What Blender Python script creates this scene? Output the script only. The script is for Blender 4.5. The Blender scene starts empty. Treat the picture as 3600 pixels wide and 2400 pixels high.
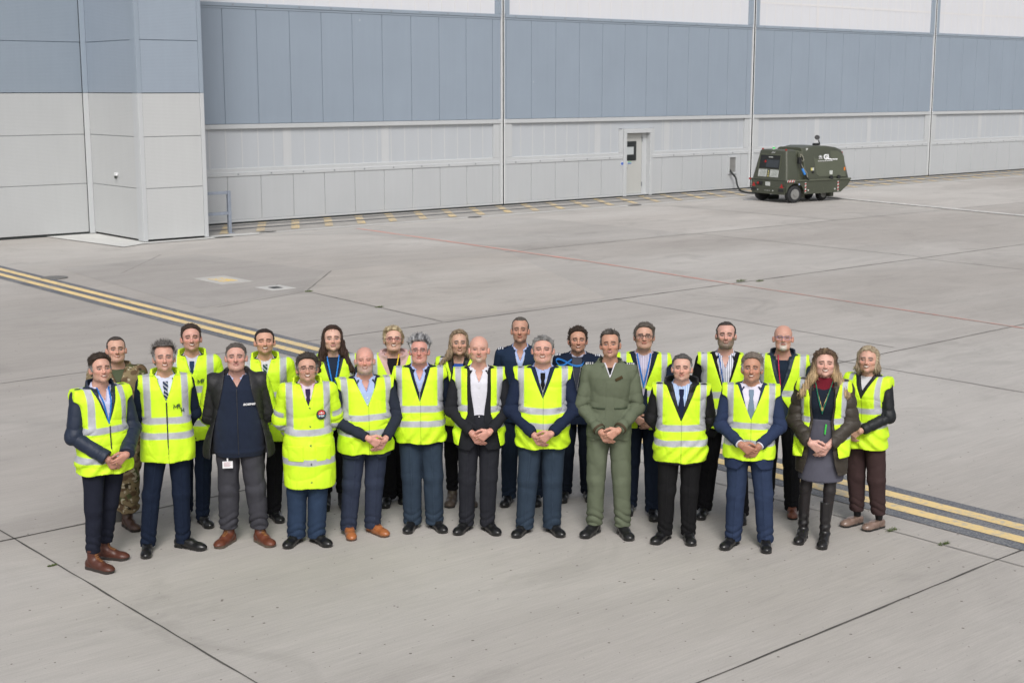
import bpy, math, random
import numpy as np
from mathutils import Vector, Matrix
R = math.radians
sc = bpy.context.scene
COL = sc.collection

# ------------------------------------------------------------------ camera
cam_d = bpy.data.cameras.new('camera')
cam = bpy.data.objects.new('camera', cam_d)
COL.objects.link(cam)
cam.location = (0, 0, 3.85)
cam.rotation_euler = (R(90 - 10.1), 0, 0)
cam_d.lens = 50.0
cam_d.sensor_width = 36
cam_d.clip_end = 2000
cam_d.dof.use_dof = True
cam_d.dof.focus_distance = 12.0
cam_d.dof.aperture_fstop = 5.6
sc.camera = cam

# ------------------------------------------------------------------ sky and sun (bright overcast)
SUN_EL, SUN_AZ = 44.0, 176.0       # azimuth measured clockwise from +Y (the view direction): behind the camera
wd = bpy.data.worlds.new('World')
sc.world = wd
wd.use_nodes = True
nt = wd.node_tree
nt.nodes.clear()
sky = nt.nodes.new('ShaderNodeTexSky')
sky.sky_type = 'NISHITA'
sky.sun_disc = False
sky.sun_elevation = R(SUN_EL)
sky.sun_rotation = R(SUN_AZ)
sky.dust_density = 4.0
sky.air_density = 1.0
hsv = nt.nodes.new('ShaderNodeHueSaturation')
hsv.inputs['Saturation'].default_value = 0.36      # cloud takes the blue out of the sky
bg = nt.nodes.new('ShaderNodeBackground')
bg.inputs['Strength'].default_value = 0.132
wo = nt.nodes.new('ShaderNodeOutputWorld')
nt.links.new(sky.outputs[0], hsv.inputs['Color'])
nt.links.new(hsv.outputs[0], bg.inputs['Color'])
nt.links.new(bg.outputs[0], wo.inputs['Surface'])
sl = bpy.data.lights.new('sun', 'SUN')
sl.energy = 1.75
sl.angle = R(17)
sl.color = (1.0, 0.975, 0.945)
so = bpy.data.objects.new('sun', sl)
COL.objects.link(so)
_v = Vector((math.sin(R(SUN_AZ)) * math.cos(R(SUN_EL)), math.cos(R(SUN_AZ)) * math.cos(R(SUN_EL)), math.sin(R(SUN_EL))))
so.rotation_euler = _v.to_track_quat('Z', 'Y').to_euler()
so.location = (0, -20, 30)
sc.view_settings.view_transform = 'Standard'
sc.view_settings.look = 'None'
sc.view_settings.exposure = 0.0
sc.view_settings.gamma = 1.0
try:
    sc.cycles.use_denoising = True
    sc.cycles.max_bounces = 6
except Exception:
    pass

# ------------------------------------------------------------------ material helpers
def s2l(c):
    return tuple(((x / 12.92) if x <= 0.04045 else ((x + 0.055) / 1.055) ** 2.4) for x in c)
def rgb(r, g, b):
    return s2l((r / 255, g / 255, b / 255))

class NT:
    def __init__(s, name):
        s.m = bpy.data.materials.new(name)
        s.m.use_nodes = True
        s.t = s.m.node_tree
        s.t.nodes.clear()
        s.o = s.n('ShaderNodeOutputMaterial')
        s.b = s.n('ShaderNodeBsdfPrincipled')
        s.l(s.b.outputs[0], s.o.inputs[0])
    def n(s, ty, **k):
        x = s.t.nodes.new(ty)
        for a, b in k.items():
            setattr(x, a, b)
        return x
    def l(s, a, b):
        s.t.links.new(a, b)
    def val(s, sock, v):
        if hasattr(v, 'is_output') or hasattr(v, 'links'):
            s.l(v, sock)
        else:
            sock.default_value = v
    def math(s, op, a, b=0.0, c=None):
        x = s.n('ShaderNodeMath', operation=op)
        s.val(x.inputs[0], a); s.val(x.inputs[1], b)
        if c is not None: s.val(x.inputs[2], c)
        return x.outputs[0]
    def mix(s, f, a, b, mode='MIX'):
        x = s.n('ShaderNodeMix', data_type='RGBA', blend_type=mode)
        s.val(x.inputs[0], f)
        s.val(x.inputs[6], a if not isinstance(a, tuple) else (*a[:3], 1))
        s.val(x.inputs[7], b if not isinstance(b, tuple) else (*b[:3], 1))
        return x.outputs[2]
    def noise(s, vec=None, scale=5, detail=3, rough=.5, dist=0):
        x = s.n('ShaderNodeTexNoise')
        x.inputs['Scale'].default_value = scale
        x.inputs['Detail'].default_value = detail
        x.inputs['Roughness'].default_value = rough
        x.inputs['Distortion'].default_value = dist
        if vec is not None: s.l(vec, x.inputs['Vector'])
        return x.outputs['Fac']
    def coord(s, kind='Object', scale=(1, 1, 1), rot=(0, 0, 0), loc=(0, 0, 0)):
        c = s.n('ShaderNodeTexCoord')
        m = s.n('ShaderNodeMapping')
        m.inputs['Scale'].default_value = scale
        m.inputs['Rotation'].default_value = rot
        m.inputs['Location'].default_value = loc
        s.l(c.outputs[kind], m.inputs['Vector'])
        return m.outputs[0]
    def ramp(s, f, stops):
        x = s.n('ShaderNodeValToRGB')
        e = x.color_ramp.elements
        while len(e) < len(stops): e.new(0.5)
        for i, (p, c) in enumerate(stops):
            e[i].position = p
            e[i].color = (c, c, c, 1) if not isinstance(c, tuple) else (*c, 1)
        s.l(f, x.inputs[0])
        return x.outputs[0]
    def bump(s, h, strength=.2, dist=.01):
        x = s.n('ShaderNodeBump')
        x.inputs['Strength'].default_value = strength
        x.inputs['Distance'].default_value = dist
        s.l(h, x.inputs['Height'])
        s.l(x.outputs[0], s.b.inputs['Normal'])
    def set(s, color=None, rough=None, metal=None, **k):
        if color is not None:
            s.val(s.b.inputs['Base Color'], (*color[:3], 1) if isinstance(color, tuple) else color)
        if rough is not None: s.val(s.b.inputs['Roughness'], rough)
        if metal is not None: s.b.inputs['Metallic'].default_value = metal
        for a, v in k.items(): s.val(s.b.inputs[a.replace('_', ' ')], v)
        return s

def simple(name, color, rough=.6, metal=0.0, vary=.10, scale=6, bump=0, bscale=60, **k):
    t = NT(name)
    f = t.noise(t.coord(), scale, 4, .6)
    r = t.ramp(f, [(.3, 1 - vary), (.7, 1 + vary)])
    t.set(t.mix(1.0, color, r, 'MULTIPLY'), rough, metal, **k)
    if bump:
        t.bump(t.noise(t.coord(), bscale, 3), bump, .004)
    return t.m

# wall frame: u runs along the hangar front, v comes out of it towards the viewer
OX, OY = -8.588, 40.259
DU = (0.76154, 0.64812)
DV = (0.64812, -0.76154)
WROT = math.atan2(DU[1], DU[0])
def W(u, v, z=0.0):
    return (OX + u * DU[0] + v * DV[0], OY + u * DU[1] + v * DV[1], z)

# ------------------------------------------------------------------ object helpers
def tag(o, label=None, cat=None, group=None, kind=None):
    if label: o['label'] = label
    if cat: o['category'] = cat
    if group: o['group'] = group
    if kind: o['kind'] = kind
    return o
def empty(name, loc=(0, 0, 0), rz=0.0):
    o = bpy.data.objects.new(name, None)
    o.empty_display_size = .2
    o.location = loc
    o.rotation_euler = (0, 0, rz)
    COL.objects.link(o)
    return o
def mesh_obj(name, verts, faces, mat, parent=None, smooth=False, cols=None):
    me = bpy.data.meshes.new(name)
    verts = np.asarray(verts, dtype=np.float32)
    if isinstance(faces, np.ndarray):
        nf, k = faces.shape
        me.vertices.add(len(verts)); me.vertices.foreach_set('co', verts.ravel())
        me.loops.add(nf * k); me.loops.foreach_set('vertex_index', faces.astype(np.int32).ravel())
        me.polygons.add(nf)
        me.polygons.foreach_set('loop_start', np.arange(0, nf * k, k, dtype=np.int32))
        me.polygons.foreach_set('loop_total', np.full(nf, k, dtype=np.int32))
        me.update(calc_edges=True)
    else:
        me.from_pydata([tuple(map(float, v)) for v in verts], [], faces)
        me.update()
    if smooth:
        me.polygons.foreach_set('use_smooth', np.ones(len(me.polygons), dtype=bool))
    if cols is not None:
        at = me.color_attributes.new('Col', 'FLOAT_COLOR', 'POINT')
        c4 = np.ones((len(verts), 4), dtype=np.float32)
        c4[:, :3] = cols
        at.data.foreach_set('color', c4.ravel())
    if mat is not None:
        for m in (mat if isinstance(mat, (list, tuple)) else [mat]):
            me.materials.append(m)
    o = bpy.data.objects.new(name, me)
    COL.objects.link(o)
    if parent is not None: o.parent = parent
    return o

class MB:
    """collects simple solids into one mesh"""
    def __init__(s): s.v = []; s.f = []; s.mi = []
    def add(s, vs, fs, mi=0):
        n = len(s.v)
        s.v += [tuple(v) for v in vs]
        s.f += [tuple(i + n for i in f) for f in fs]
        s.mi += [mi] * len(fs)
        return s
    def box(s, x0, x1, y0, y1, z0, z1, b=0.0, mi=0):
        if b <= 0:
            vs = [(x, y, z) for z in (z0, z1) for y in (y0, y1) for x in (x0, x1)]
            fs = [(0, 2, 3, 1), (4, 5, 7, 6), (0, 1, 5, 4), (2, 6, 7, 3), (0, 4, 6, 2), (1, 3, 7, 5)]
            return s.add(vs, fs, mi)
        # chamfered box from three stacked rings
        def ring(i, z):
            return [(x0 + i, y0, z), (x1 - i, y0, z), (x1, y0 + i, z), (x1, y1 - i, z), (x1 - i, y1, z), (x0 + i, y1, z), (x0, y1 - i, z), (x0, y0 + i, z)]
        def ring2(z):
            c = [(x0 + b, y0 + b), (x1 - b, y0 + b), (x1 - b, y0 + b), (x1 - b, y1 - b), (x1 - b, y1 - b), (x0 + b, y1 - b), (x0 + b, y1 - b), (x0 + b, y0 + b)]
            return [(x, y, z) for x, y in c]
        rs = [ring2(z0), ring(b, z0 + b), ring(b, z1 - b), ring2(z1)]
        vs = sum(rs, [])
        fs = []
        for k in range(3):
            for i in range(8):
                j = (i + 1) % 8
                fs.append((k * 8 + i, k * 8 + j, k * 8 + 8 + j, k * 8 + 8 + i))
        fs.append(tuple(range(7, -1, -1))); fs.append(tuple(24 + i for i in range(8)))
        return s.add(vs, fs, mi)
    def loft(s, rings, mi=0, cap=True):
        n = len(rings[0]); vs = sum([list(r) for r in rings], []); fs = []
        for k in range(len(rings) - 1):
            for i in range(n):
                j = (i + 1) % n
                fs.append((k * n + i, k * n + j, k * n + n + j, k * n + n + i))
        if cap:
            fs.append(tuple(range(n - 1, -1, -1))); fs.append(tuple((len(rings) - 1) * n + i for i in range(n)))
        return s.add(vs, fs, mi)
    def tube(s, pts, r, n=8, mi=0):
        pts = [Vector(p) for p in pts]; rings = []
        up = Vector((0, 0, 1))
        for i, p in enumerate(pts):
            t = (pts[min(i + 1, len(pts) - 1)] - pts[max(i - 1, 0)]).normalized()
            a = t.cross(up)
            if a.length < .05: a = t.cross(Vector((1, 0, 0)))
            a.normalize(); b = t.cross(a).normalized()
            rr = r[i] if isinstance(r, (list, tuple)) else r
            rings.append([tuple(p + (a * math.cos(2 * math.pi * k / n) + b * math.sin(2 * math.pi * k / n)) * rr) for k in range(n)])
        return s.loft(rings, mi)
    def disc(s, c, axis, r, h, n=24, mi=0):
        a = Vector(axis).normalized(); c = Vector(c)
        return s.tube([c, c + a * h], r, n, mi)
    def build(s, name, mat, parent=None, smooth=False):
        o = mesh_obj(name, s.v, s.f, mat, parent, False)
        me = o.data
        if isinstance(mat, (list, tuple)):
            me.polygons.foreach_set('material_index', s.mi)
        import bmesh
        bm = bmesh.new(); bm.from_mesh(me); bmesh.ops.recalc_face_normals(bm, faces=bm.faces); bm.to_mesh(me); bm.free()
        if smooth:
            me.polygons.foreach_set('use_smooth', np.ones(len(me.polygons), dtype=bool))
            try: me.set_sharp_from_angle(angle=R(40))
            except Exception: pass
        return o

_font = {}
def text_mesh(name, txt, size, mat, parent, loc, rot, bold=0.0, shear=0.0, space=1.0, sx=1.0, align='LEFT'):
    cu = bpy.data.curves.new(name + '_outline', 'FONT')
    cu.body = txt; cu.size = size; cu.offset = bold; cu.shear = shear; cu.extrude = .0012
    cu.space_character = space; cu.align_x = align; cu.resolution_u = 4
    tmp = bpy.data.objects.new('lettering', cu)
    COL.objects.link(tmp)
    dg = bpy.context.evaluated_depsgraph_get()
    me = bpy.data.meshes.new_from_object(tmp.evaluated_get(dg))
    COL.objects.unlink(tmp); bpy.data.objects.remove(tmp); bpy.data.curves.remove(cu)
    me.materials.clear(); me.materials.append(mat)
    o = bpy.data.objects.new(name, me)
    COL.objects.link(o)
    o.parent = parent; o.location = loc; o.rotation_euler = rot; o.scale = (sx, 1, 1)
    return o

# ------------------------------------------------------------------ apron (concrete)
def concrete_mat(name='apron_concrete', gain=(1.0, 1.0, 1.0)):
    t = NT(name)
    c = t.n('ShaderNodeTexCoord').outputs['Object']
    # object axes are turned into the hangar frame: X along the joints, Y across
    def mp(scale, rot=0.0, loc=(0, 0, 0)):
        m = t.n('ShaderNodeMapping'); m.inputs['Scale'].default_value = scale
        m.inputs['Rotation'].default_value = (0, 0, rot); m.inputs['Location'].default_value = loc
        t.l(c, m.inputs['Vector']); return m.outputs[0]
    big = t.noise(mp((.05, .13, 1)), 1.0, 4, .55)
    mid = t.noise(mp((.30, .62, 1), R(4)), 1.0, 6, .66, 1.0)
    strk = t.noise(mp((.35, 6.5, 1), R(3)), 1.0, 5, .7)
    brush = t.noise(mp((2.2, 55, 1), R(1)), 1.0, 3, .7)
    fine = t.noise(mp((1, 1, 1)), 85, 3, .7)
    blot = t.noise(mp((.5, .55, 1), 0, (4, 7, 0)), 1.0, 5, .65, 1.2)
    col = t.mix(t.ramp(big, [(.40, 0.0), (.60, 1.0)]), (.378, .352, .326), (.458, .436, .410))
    col = t.mix(1.0, col, t.ramp(mid, [(.25, .88), (.5, 1.0), (.75, 1.11)]), 'MULTIPLY')
    col = t.mix(1.0, col, t.ramp(strk, [(.25, .94), (.5, 1.0), (.75, 1.05)]), 'MULTIPLY')
    col = t.mix(1.0, col, t.ramp(brush, [(.28, .90), (.72, 1.08)]), 'MULTIPLY')
    col = t.mix(1.0, col, t.ramp(fine, [(.3, .92), (.7, 1.07)]), 'MULTIPLY')
    col = t.mix(t.ramp(blot, [(.56, 0.0), (.74, .42)]), col, (.235, .222, .205))
    # separately cast bays: a slightly different tone in each
    sep = t.n('ShaderNodeSeparateXYZ'); t.l(c, sep.inputs[0])
    bx = t.math('FLOOR', t.math('DIVIDE', t.math('ADD', sep.outputs[0], 3.2), 6.02))
    by = t.math('FLOOR', t.math('DIVIDE', t.math('ADD', sep.outputs[1], 3.85), 6.64))
    cb = t.n('ShaderNodeCombineXYZ'); t.l(bx, cb.inputs[0]); t.l(by, cb.inputs[1])
    wn = t.n('ShaderNodeTexWhiteNoise'); wn.noise_dimensions = '2D'; t.l(cb.outputs[0], wn.inputs['Vector'])
    col = t.mix(1.0, col, t.ramp(wn.outputs['Value'], [(0, .955), (1, 1.045)]), 'MULTIPLY')
    # small pop-outs and dark grit
    vo = t.n('ShaderNodeTexVoronoi'); vo.voronoi_dimensions = '2D'; vo.inputs['Scale'].default_value = 4.2; vo.inputs['Randomness'].default_value = 1
    t.l(mp((1, 1, 1)), vo.inputs['Vector'])
    sepc = t.n('ShaderNodeSeparateColor'); t.l(vo.outputs['Color'], sepc.inputs[0])
    rad = t.math('MULTIPLY', t.math('POWER', sepc.outputs[0], 2.2), .048)
    dot = t.math('LESS_THAN', vo.outputs['Distance'], rad)
    col = t.mix(t.math('MULTIPLY', dot, .8), col, (.10, .085, .07))
    vo2 = t.n('ShaderNodeTexVoronoi'); vo2.voronoi_dimensions = '2D'; vo2.inputs['Scale'].default_value = 11.0
    t.l(mp((1, 1, 1), .3), vo2.inputs['Vector'])
    sep2 = t.n('ShaderNodeSeparateColor'); t.l(vo2.outputs['Color'], sep2.inputs[0])
    dot2 = t.math('LESS_THAN', vo2.outputs['Distance'], t.math('MULTIPLY', t.math('POWER', sep2.outputs[1], 6.0), .07))
    col = t.mix(t.math('MULTIPLY', dot2, .45), col, (.14, .13, .12))
    col = t.mix(1.0, col, gain, 'MULTIPLY')
    t.set(col, .82)
    h = t.math('ADD', t.math('MULTIPLY', brush, .7), t.math('MULTIPLY', fine, .4))
    t.bump(h, .25, .006)
    return t.m
M_CONC = concrete_mat()
g = mesh_obj('ground', [(-260, -260, 0), (300, -260, 0), (300, 260, 0), (-260, 260, 0)], [(0, 1, 2, 3)], M_CONC)
g.location = (OX, OY, 0); g.rotation_euler = (0, 0, WROT)
tag(g, kind='structure')

def strip_mesh(name, quads, mat, z, jitter=0.0, seed=1, seg=.25, kind='structure', parent=None):
    """thin flat strips on the apron; each is (u0, v0, u1, v1, width); edges may wander"""
    rnd = random.Random(seed); mb = MB()
    for (u0, v0, u1, v1, w) in quads:
        L = math.hypot(u1 - u0, v1 - v0); n = max(1, int(L / seg)) if jitter else 1
        tx, ty = (u1 - u0) / L, (v1 - v0) / L; nx, ny = -ty, tx
        vs = []
        for i in range(n + 1):
            t = i / n; j = rnd.uniform(-1, 1) * jitter; ww = w * (1 + (rnd.uniform(-.4, .5) if jitter else 0))
            cu, cv = u0 + (u1 - u0) * t + nx * j, v0 + (v1 - v0) * t + ny * j
            vs.append(W(cu + nx * ww / 2, cv + ny * ww / 2, z)); vs.append(W(cu - nx * ww / 2, cv - ny * ww / 2, z))
        mb.add(vs, [(2 * i, 2 * i + 1, 2 * i + 3, 2 * i + 2) for i in range(n)])
    o = mb.build(name, mat, parent)
    if kind: tag(o, kind=kind)
    return o

M_JOINT = simple('joint_sealant', (.085, .080, .074), .9, vary=.35, scale=3)
M_JOINT2 = simple('faded_joint', (.27, .255, .24), .9, vary=.2, scale=3)
M_JOINT3 = simple('worn_joint', (.20, .19, .175), .9, vary=.3, scale=3)
strip_mesh('apron_joint', [(-26, 24.52, -12.5, 24.36, .020), (-12.5, 24.36, -8.9, 24.24, .020), (-15.23, 18.0, -15.06, 34, .013), (-26, 30.55, -2, 30.1, .015)], M_JOINT, .004, .004, 2, .22)
strip_mesh('apron_joint', [(-8.3, 17.72, -5.23, 17.66, .035), (-5.23, 17.66, 24, 17.44, .045), (-8.0, 24.2, 12, 23.85, .034), (-4.98, 13.0, -2.92, 10.72, .032),
                           (-5.28, 12.2, -4.9, 11.8, .03), (-5.0, 13.1, -5.22, 17.6, .022)], M_JOINT3, .004, .006, 3, .3)
strip_mesh('apron_joint', [(-9.2, 24.3, -9.14, 33, .022), (-3.0, 24.0, -2.9, 30, .03), (-1.2, 17.6, -1.5, 23.9, .03), (-14, 17.8, -9.0, 17.75, .03),
                           (-7.3, 13.7, -5.0, 13.03, .035), (2.2, 10.42, 30, 10.5, .05),
                           (-4.3, 5.6, -6.6, 8.3, .03), (8.9, 10.5, 8.9, 17.4, .03), (15, 3.4, 15, 10.4, .035), (8.6, 17.6, 8.5, 23.8, .025)], M_JOINT2, .004, .006, 4, .3)

# separately poured bays keep the same concrete in a slightly different tone
def poly(name, pts, mat, z):
    o = mesh_obj(name, [(u, -v, z) for u, v in pts], [tuple(range(len(pts)))], mat)
    o.location = (OX, OY, 0); o.rotation_euler = (0, 0, WROT)
    if o.data.polygons[0].normal.z < 0: o.data.flip_normals()
    return tag(o, kind='structure')
poly('pale_apron_bay', [(-4.98, 13.0), (-2.92, 10.72), (2.2, 10.5), (-1.2, 17.4), (-5.15, 17.5)], concrete_mat('pale_pour', (1.07, 1.06, 1.045)), .003)
poly('dark_apron_bay', [(-.4, 3.4), (8.7, 3.4), (8.7, 10.3), (3.0, 10.3), (2.0, 4.6)], concrete_mat('grey_pour', (.915, .92, .925)), .003)
poly('grey_apron_bay', [(-7.2, 6.6), (-3.6, 6.0), (-3.0, 10.6), (-5.0, 12.9), (-7.6, 13.6)], concrete_mat('grey_pour_two', (.93, .935, .945)), .003)

# taxi guide line: dark backing, two yellow stripes
def paint_mat(name, col, wear, under, rough=.75, sc_=9):
    t = NT(name)
    v = t.coord()
    a = t.noise(v, sc_, 6, .75); b = t.noise(v, 1.1, 3, .5)
    w = t.math('ADD', t.math('MULTIPLY', a, .75), t.math('MULTIPLY', b, .25))
    k = t.ramp(w, [(wear, 1.0), (wear + .10, 0.0)])
    c = t.mix(1.0, col, t.ramp(b, [(.3, .93), (.7, 1.07)]), 'MULTIPLY')
    t.set(t.mix(k, c, under), rough)
    t.bump(a, .2, .004)
    return t.m
M_TDARK = paint_mat('guide_line_backing', (.098, .108, .130), .44, (.23, .23, .235), sc_=55)
M_YEL = paint_mat('yellow_line_paint', (.76, .57, .27), .40, (.50, .44, .34), sc_=14)
TU0, TU1 = -8.79, -7.97
tw = (TU1 - TU0) / 5
strip_mesh('taxi_line_backing', [((TU0 + TU1) / 2, 1.0, (TU0 + TU1) / 2, 48, TU1 - TU0)], M_TDARK, .006)
strip_mesh('taxi_line', [(TU0 + tw * 1.5, 1.0, TU0 + tw * 1.5, 48, tw), (TU0 + tw * 3.5, 1.0, TU0 + tw * 3.5, 48, tw)], M_YEL, .010)
M_RED = paint_mat('red_line_paint', (.64, .30, .25), .46, (.50, .36, .32), sc_=6)
strip_mesh('red_line', [(2.76, 3.35, 2.42, 13.0, .14), (2.42, 13.0, 2.04, 17.46, .085), (2.04, 17.46, 1.4, 27, .055)], M_RED, .007)
M_WHT = simple('white_line_paint', (.55, .55, .54), .7, vary=.12, scale=4)
hz_ = MB(); hz_.tube([(11.2, 50.7, .03), (11.6, 50.02, .03), (13.6, 46.6, .03), (15.54, 43.16, .03), (18.0, 38.9, .03)], .028, 10)
tag(hz_.build('pale_hose', M_WHT, None, True), 'long thin pale grey pipe lying on the concrete to the right of the trailer', 'pipe')

# track zone in front of the doors: rails set in concrete, slanted yellow dashes, pale kerb strip
M_TRK = simple('track_concrete', (.36, .345, .325), .85, vary=.14, scale=1.5)
M_RAIL = simple('track_rail', (.13, .135, .14), .5, .5, vary=.2, scale=3)
M_KERB = simple('pale_concrete_strip', (.50, .49, .47), .85, vary=.10, scale=2)
poly('track_strip', [(-1.6, -.35), (60, -.35), (60, 2.55), (-1.6, 2.55)], M_TRK, .004)
strip_mesh('door_track', [(-1.6, .45, 60, .45, .20), (-1.6, 1.35, 60, 1.35, .20)], M_RAIL, .012)
strip_mesh('pale_strip', [(-1.6, 2.72, 60, 2.72, .30)], M_KERB, .006)
dq = []
for k in range(-1, 52):
    u = .62 + 1.115 * k
    for (va, vb) in ((.08, .34), (.58, 1.22), (1.48, 2.32)):
        ua, ub = u - .62 * va, u - .62 * vb
        dq.append((ua, va, ub, vb))
mb = MB()
for (ua, va, ub, vb) in dq:
    if ua < -.9: continue
    w = .135
    mb.add([W(ua - w, va, .0145), W(ua + w, va, .0145), W(ub + w, vb, .0145), W(ub - w, vb, .0145)], [(0, 1, 2, 3)])
tag(mb.build('hatched_marking', paint_mat('ochre_line_paint', (.76, .56, .22), .50, (.50, .42, .30), sc_=7)), kind='structure')
# pale concrete plinth apron round the corner block
M_PLINTH = simple('pale_plinth_concrete', (.56, .56, .54), .85, vary=.07, scale=2.5)
poly('plinth_slab', [(-4.75, -.05), (-3.3, -.05), (-3.3, 2.9), (-1.55, 2.9), (-1.55, 3.25), (-3.62, 3.25), (-4.3, 3.62)], M_PLINTH, .016)
poly('plinth_slab', [(-1.5, 2.55), (-.1, 2.55), (-.1, 3.0), (-1.5, 3.0)], M_PLINTH, .010)

# ------------------------------------------------------------------ hangar
def panel_mat(name, col, rough=.5, vary=.035, rib=0, specks=False):
    t = NT(name)
    c = t.coord()
    f = t.noise(c, .5, 4, .6)
    f2 = t.noise(t.coord(scale=(9, 9, .5)), 1.0, 3, .6)
    k = t.mix(1.0, col, t.ramp(f, [(.3, 1 - vary), (.7, 1 + vary)]), 'MULTIPLY')
    k = t.mix(1.0, k, t.ramp(f2, [(.3, .985), (.7, 1.015)]), 'MULTIPLY')
    if specks:
        vo = t.n('ShaderNodeTexVoronoi'); vo.inputs['Scale'].default_value = 1.3
        t.l(t.coord(scale=(1, 1, .6)), vo.inputs['Vector'])
        s_ = t.n('ShaderNodeSeparateColor'); t.l(vo.outputs['Color'], s_.inputs[0])
        d = t.math('LESS_THAN', vo.outputs['Distance'], t.math('MULTIPLY', t.math('POWER', s_.outputs[0], 4.0), .05))
        k = t.mix(t.math('MULTIPLY', d, .35), k, (.6, .62, .65))
    t.set(k, rough)
    if rib:
        wv = t.n('ShaderNodeTexWave'); wv.wave_type = 'BANDS'; wv.bands_direction = 'Z'
        wv.inputs['Scale'].default_value = rib
        t.l(c, wv.inputs['Vector'])
        t.bump(wv.outputs['Fac'], .25, .006)
    return t.m
M_BLUE = panel_mat('blue_grey_cladding', (.262, .312, .375), specks=True)
M_BLUE2 = panel_mat('blue_grey_flat_panel', (.278, .328, .392), rib=9, specks=True)
M_BLUEF = panel_mat('blue_grey_trim', (.270, .320, .380), .45)
M_GREY = panel_mat('light_grey_cladding', (.445, .462, .478), .5, .025)
M_GREY2 = panel_mat('light_grey_flat_panel', (.475, .487, .490), .5, .025, rib=9)
M_GREYF = panel_mat('light_grey_trim', (.475, .492, .505), .45)
M_SEAM = simple('panel_seam', (.26, .275, .285), .7)
M_SEAMB = simple('blue_panel_seam', (.145, .185, .225), .7)
M_BLACK = simple('black_rubber_and_gap', (.018, .022, .022), .7)
def poly_glaze(name, col, hot, rough=.28):
    t = NT(name)
    c = t.coord()
    # translucent multiwall sheet: faint flutes, brighter vertical batten behind each joint
    f = t.noise(t.coord(scale=(2.2, 1, .25)), 1.0, 3, .6)
    k = t.mix(1.0, col, t.ramp(f, [(.3, .985), (.7, 1.015)]), 'MULTIPLY')
    t.set(k, rough, Specular_IOR_Level=.6)
    wv = t.n('ShaderNodeTexWave'); wv.wave_type = 'BANDS'; wv.bands_direction = 'X'; wv.inputs['Scale'].default_value = 8
    t.l(c, wv.inputs['Vector']); t.bump(wv.outputs['Fac'], .12, .004)
    return t.m
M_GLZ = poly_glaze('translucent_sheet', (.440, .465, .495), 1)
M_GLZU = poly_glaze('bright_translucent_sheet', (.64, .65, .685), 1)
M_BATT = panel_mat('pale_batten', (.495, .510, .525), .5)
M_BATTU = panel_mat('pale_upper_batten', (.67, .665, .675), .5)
M_BOLT = simple('bolt_head', (.22, .235, .25), .5)
M_WHITE = simple('white_plastic', (.75, .76, .77), .4, vary=.03)

hangar = empty('hangar', (OX, OY, 0), WROT)
tag(hangar, 'long grey and blue clad hangar with tall sliding doors behind the group', 'hangar')
# local axes of the hangar: x = u, y = -v
GAPS = [(-1.7, 10.84), (10.92, 23.35), (23.45, 35.38), (35.48, 47.2), (47.3, 59.6)]
ZT = 14.0
def grooved(name, u0, u1, z0, z1, y, lines, mat, seam, parent, vertical=True, gw=.018):
    """a cladding face with real recessed grooves along the given lines"""
    mb = MB(); ed = sorted([l for l in lines if (u0 if vertical else z0) + .06 < l < (u1 if vertical else z1) - .06])
    lo, hi = (u0, u1) if vertical else (z0, z1)
    cuts = [lo] + ed + [hi]
    for i in range(len(cuts) - 1):
        a = cuts[i] + (gw / 2 if i else 0); b = cuts[i + 1] - (gw / 2 if i < len(cuts) - 2 else 0)
        if vertical: mb.box(a, b, y, y + .07, z0, z1, .006)
        else: mb.box(u0, u1, y, y + .07, a, b, .006)
    mb.box(u0 + .003, u1 - .003, y + .02, y + .065, z0 + .003, z1 - .003, 0, 1)
    return mb.build(name, [mat, seam], parent)
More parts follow.
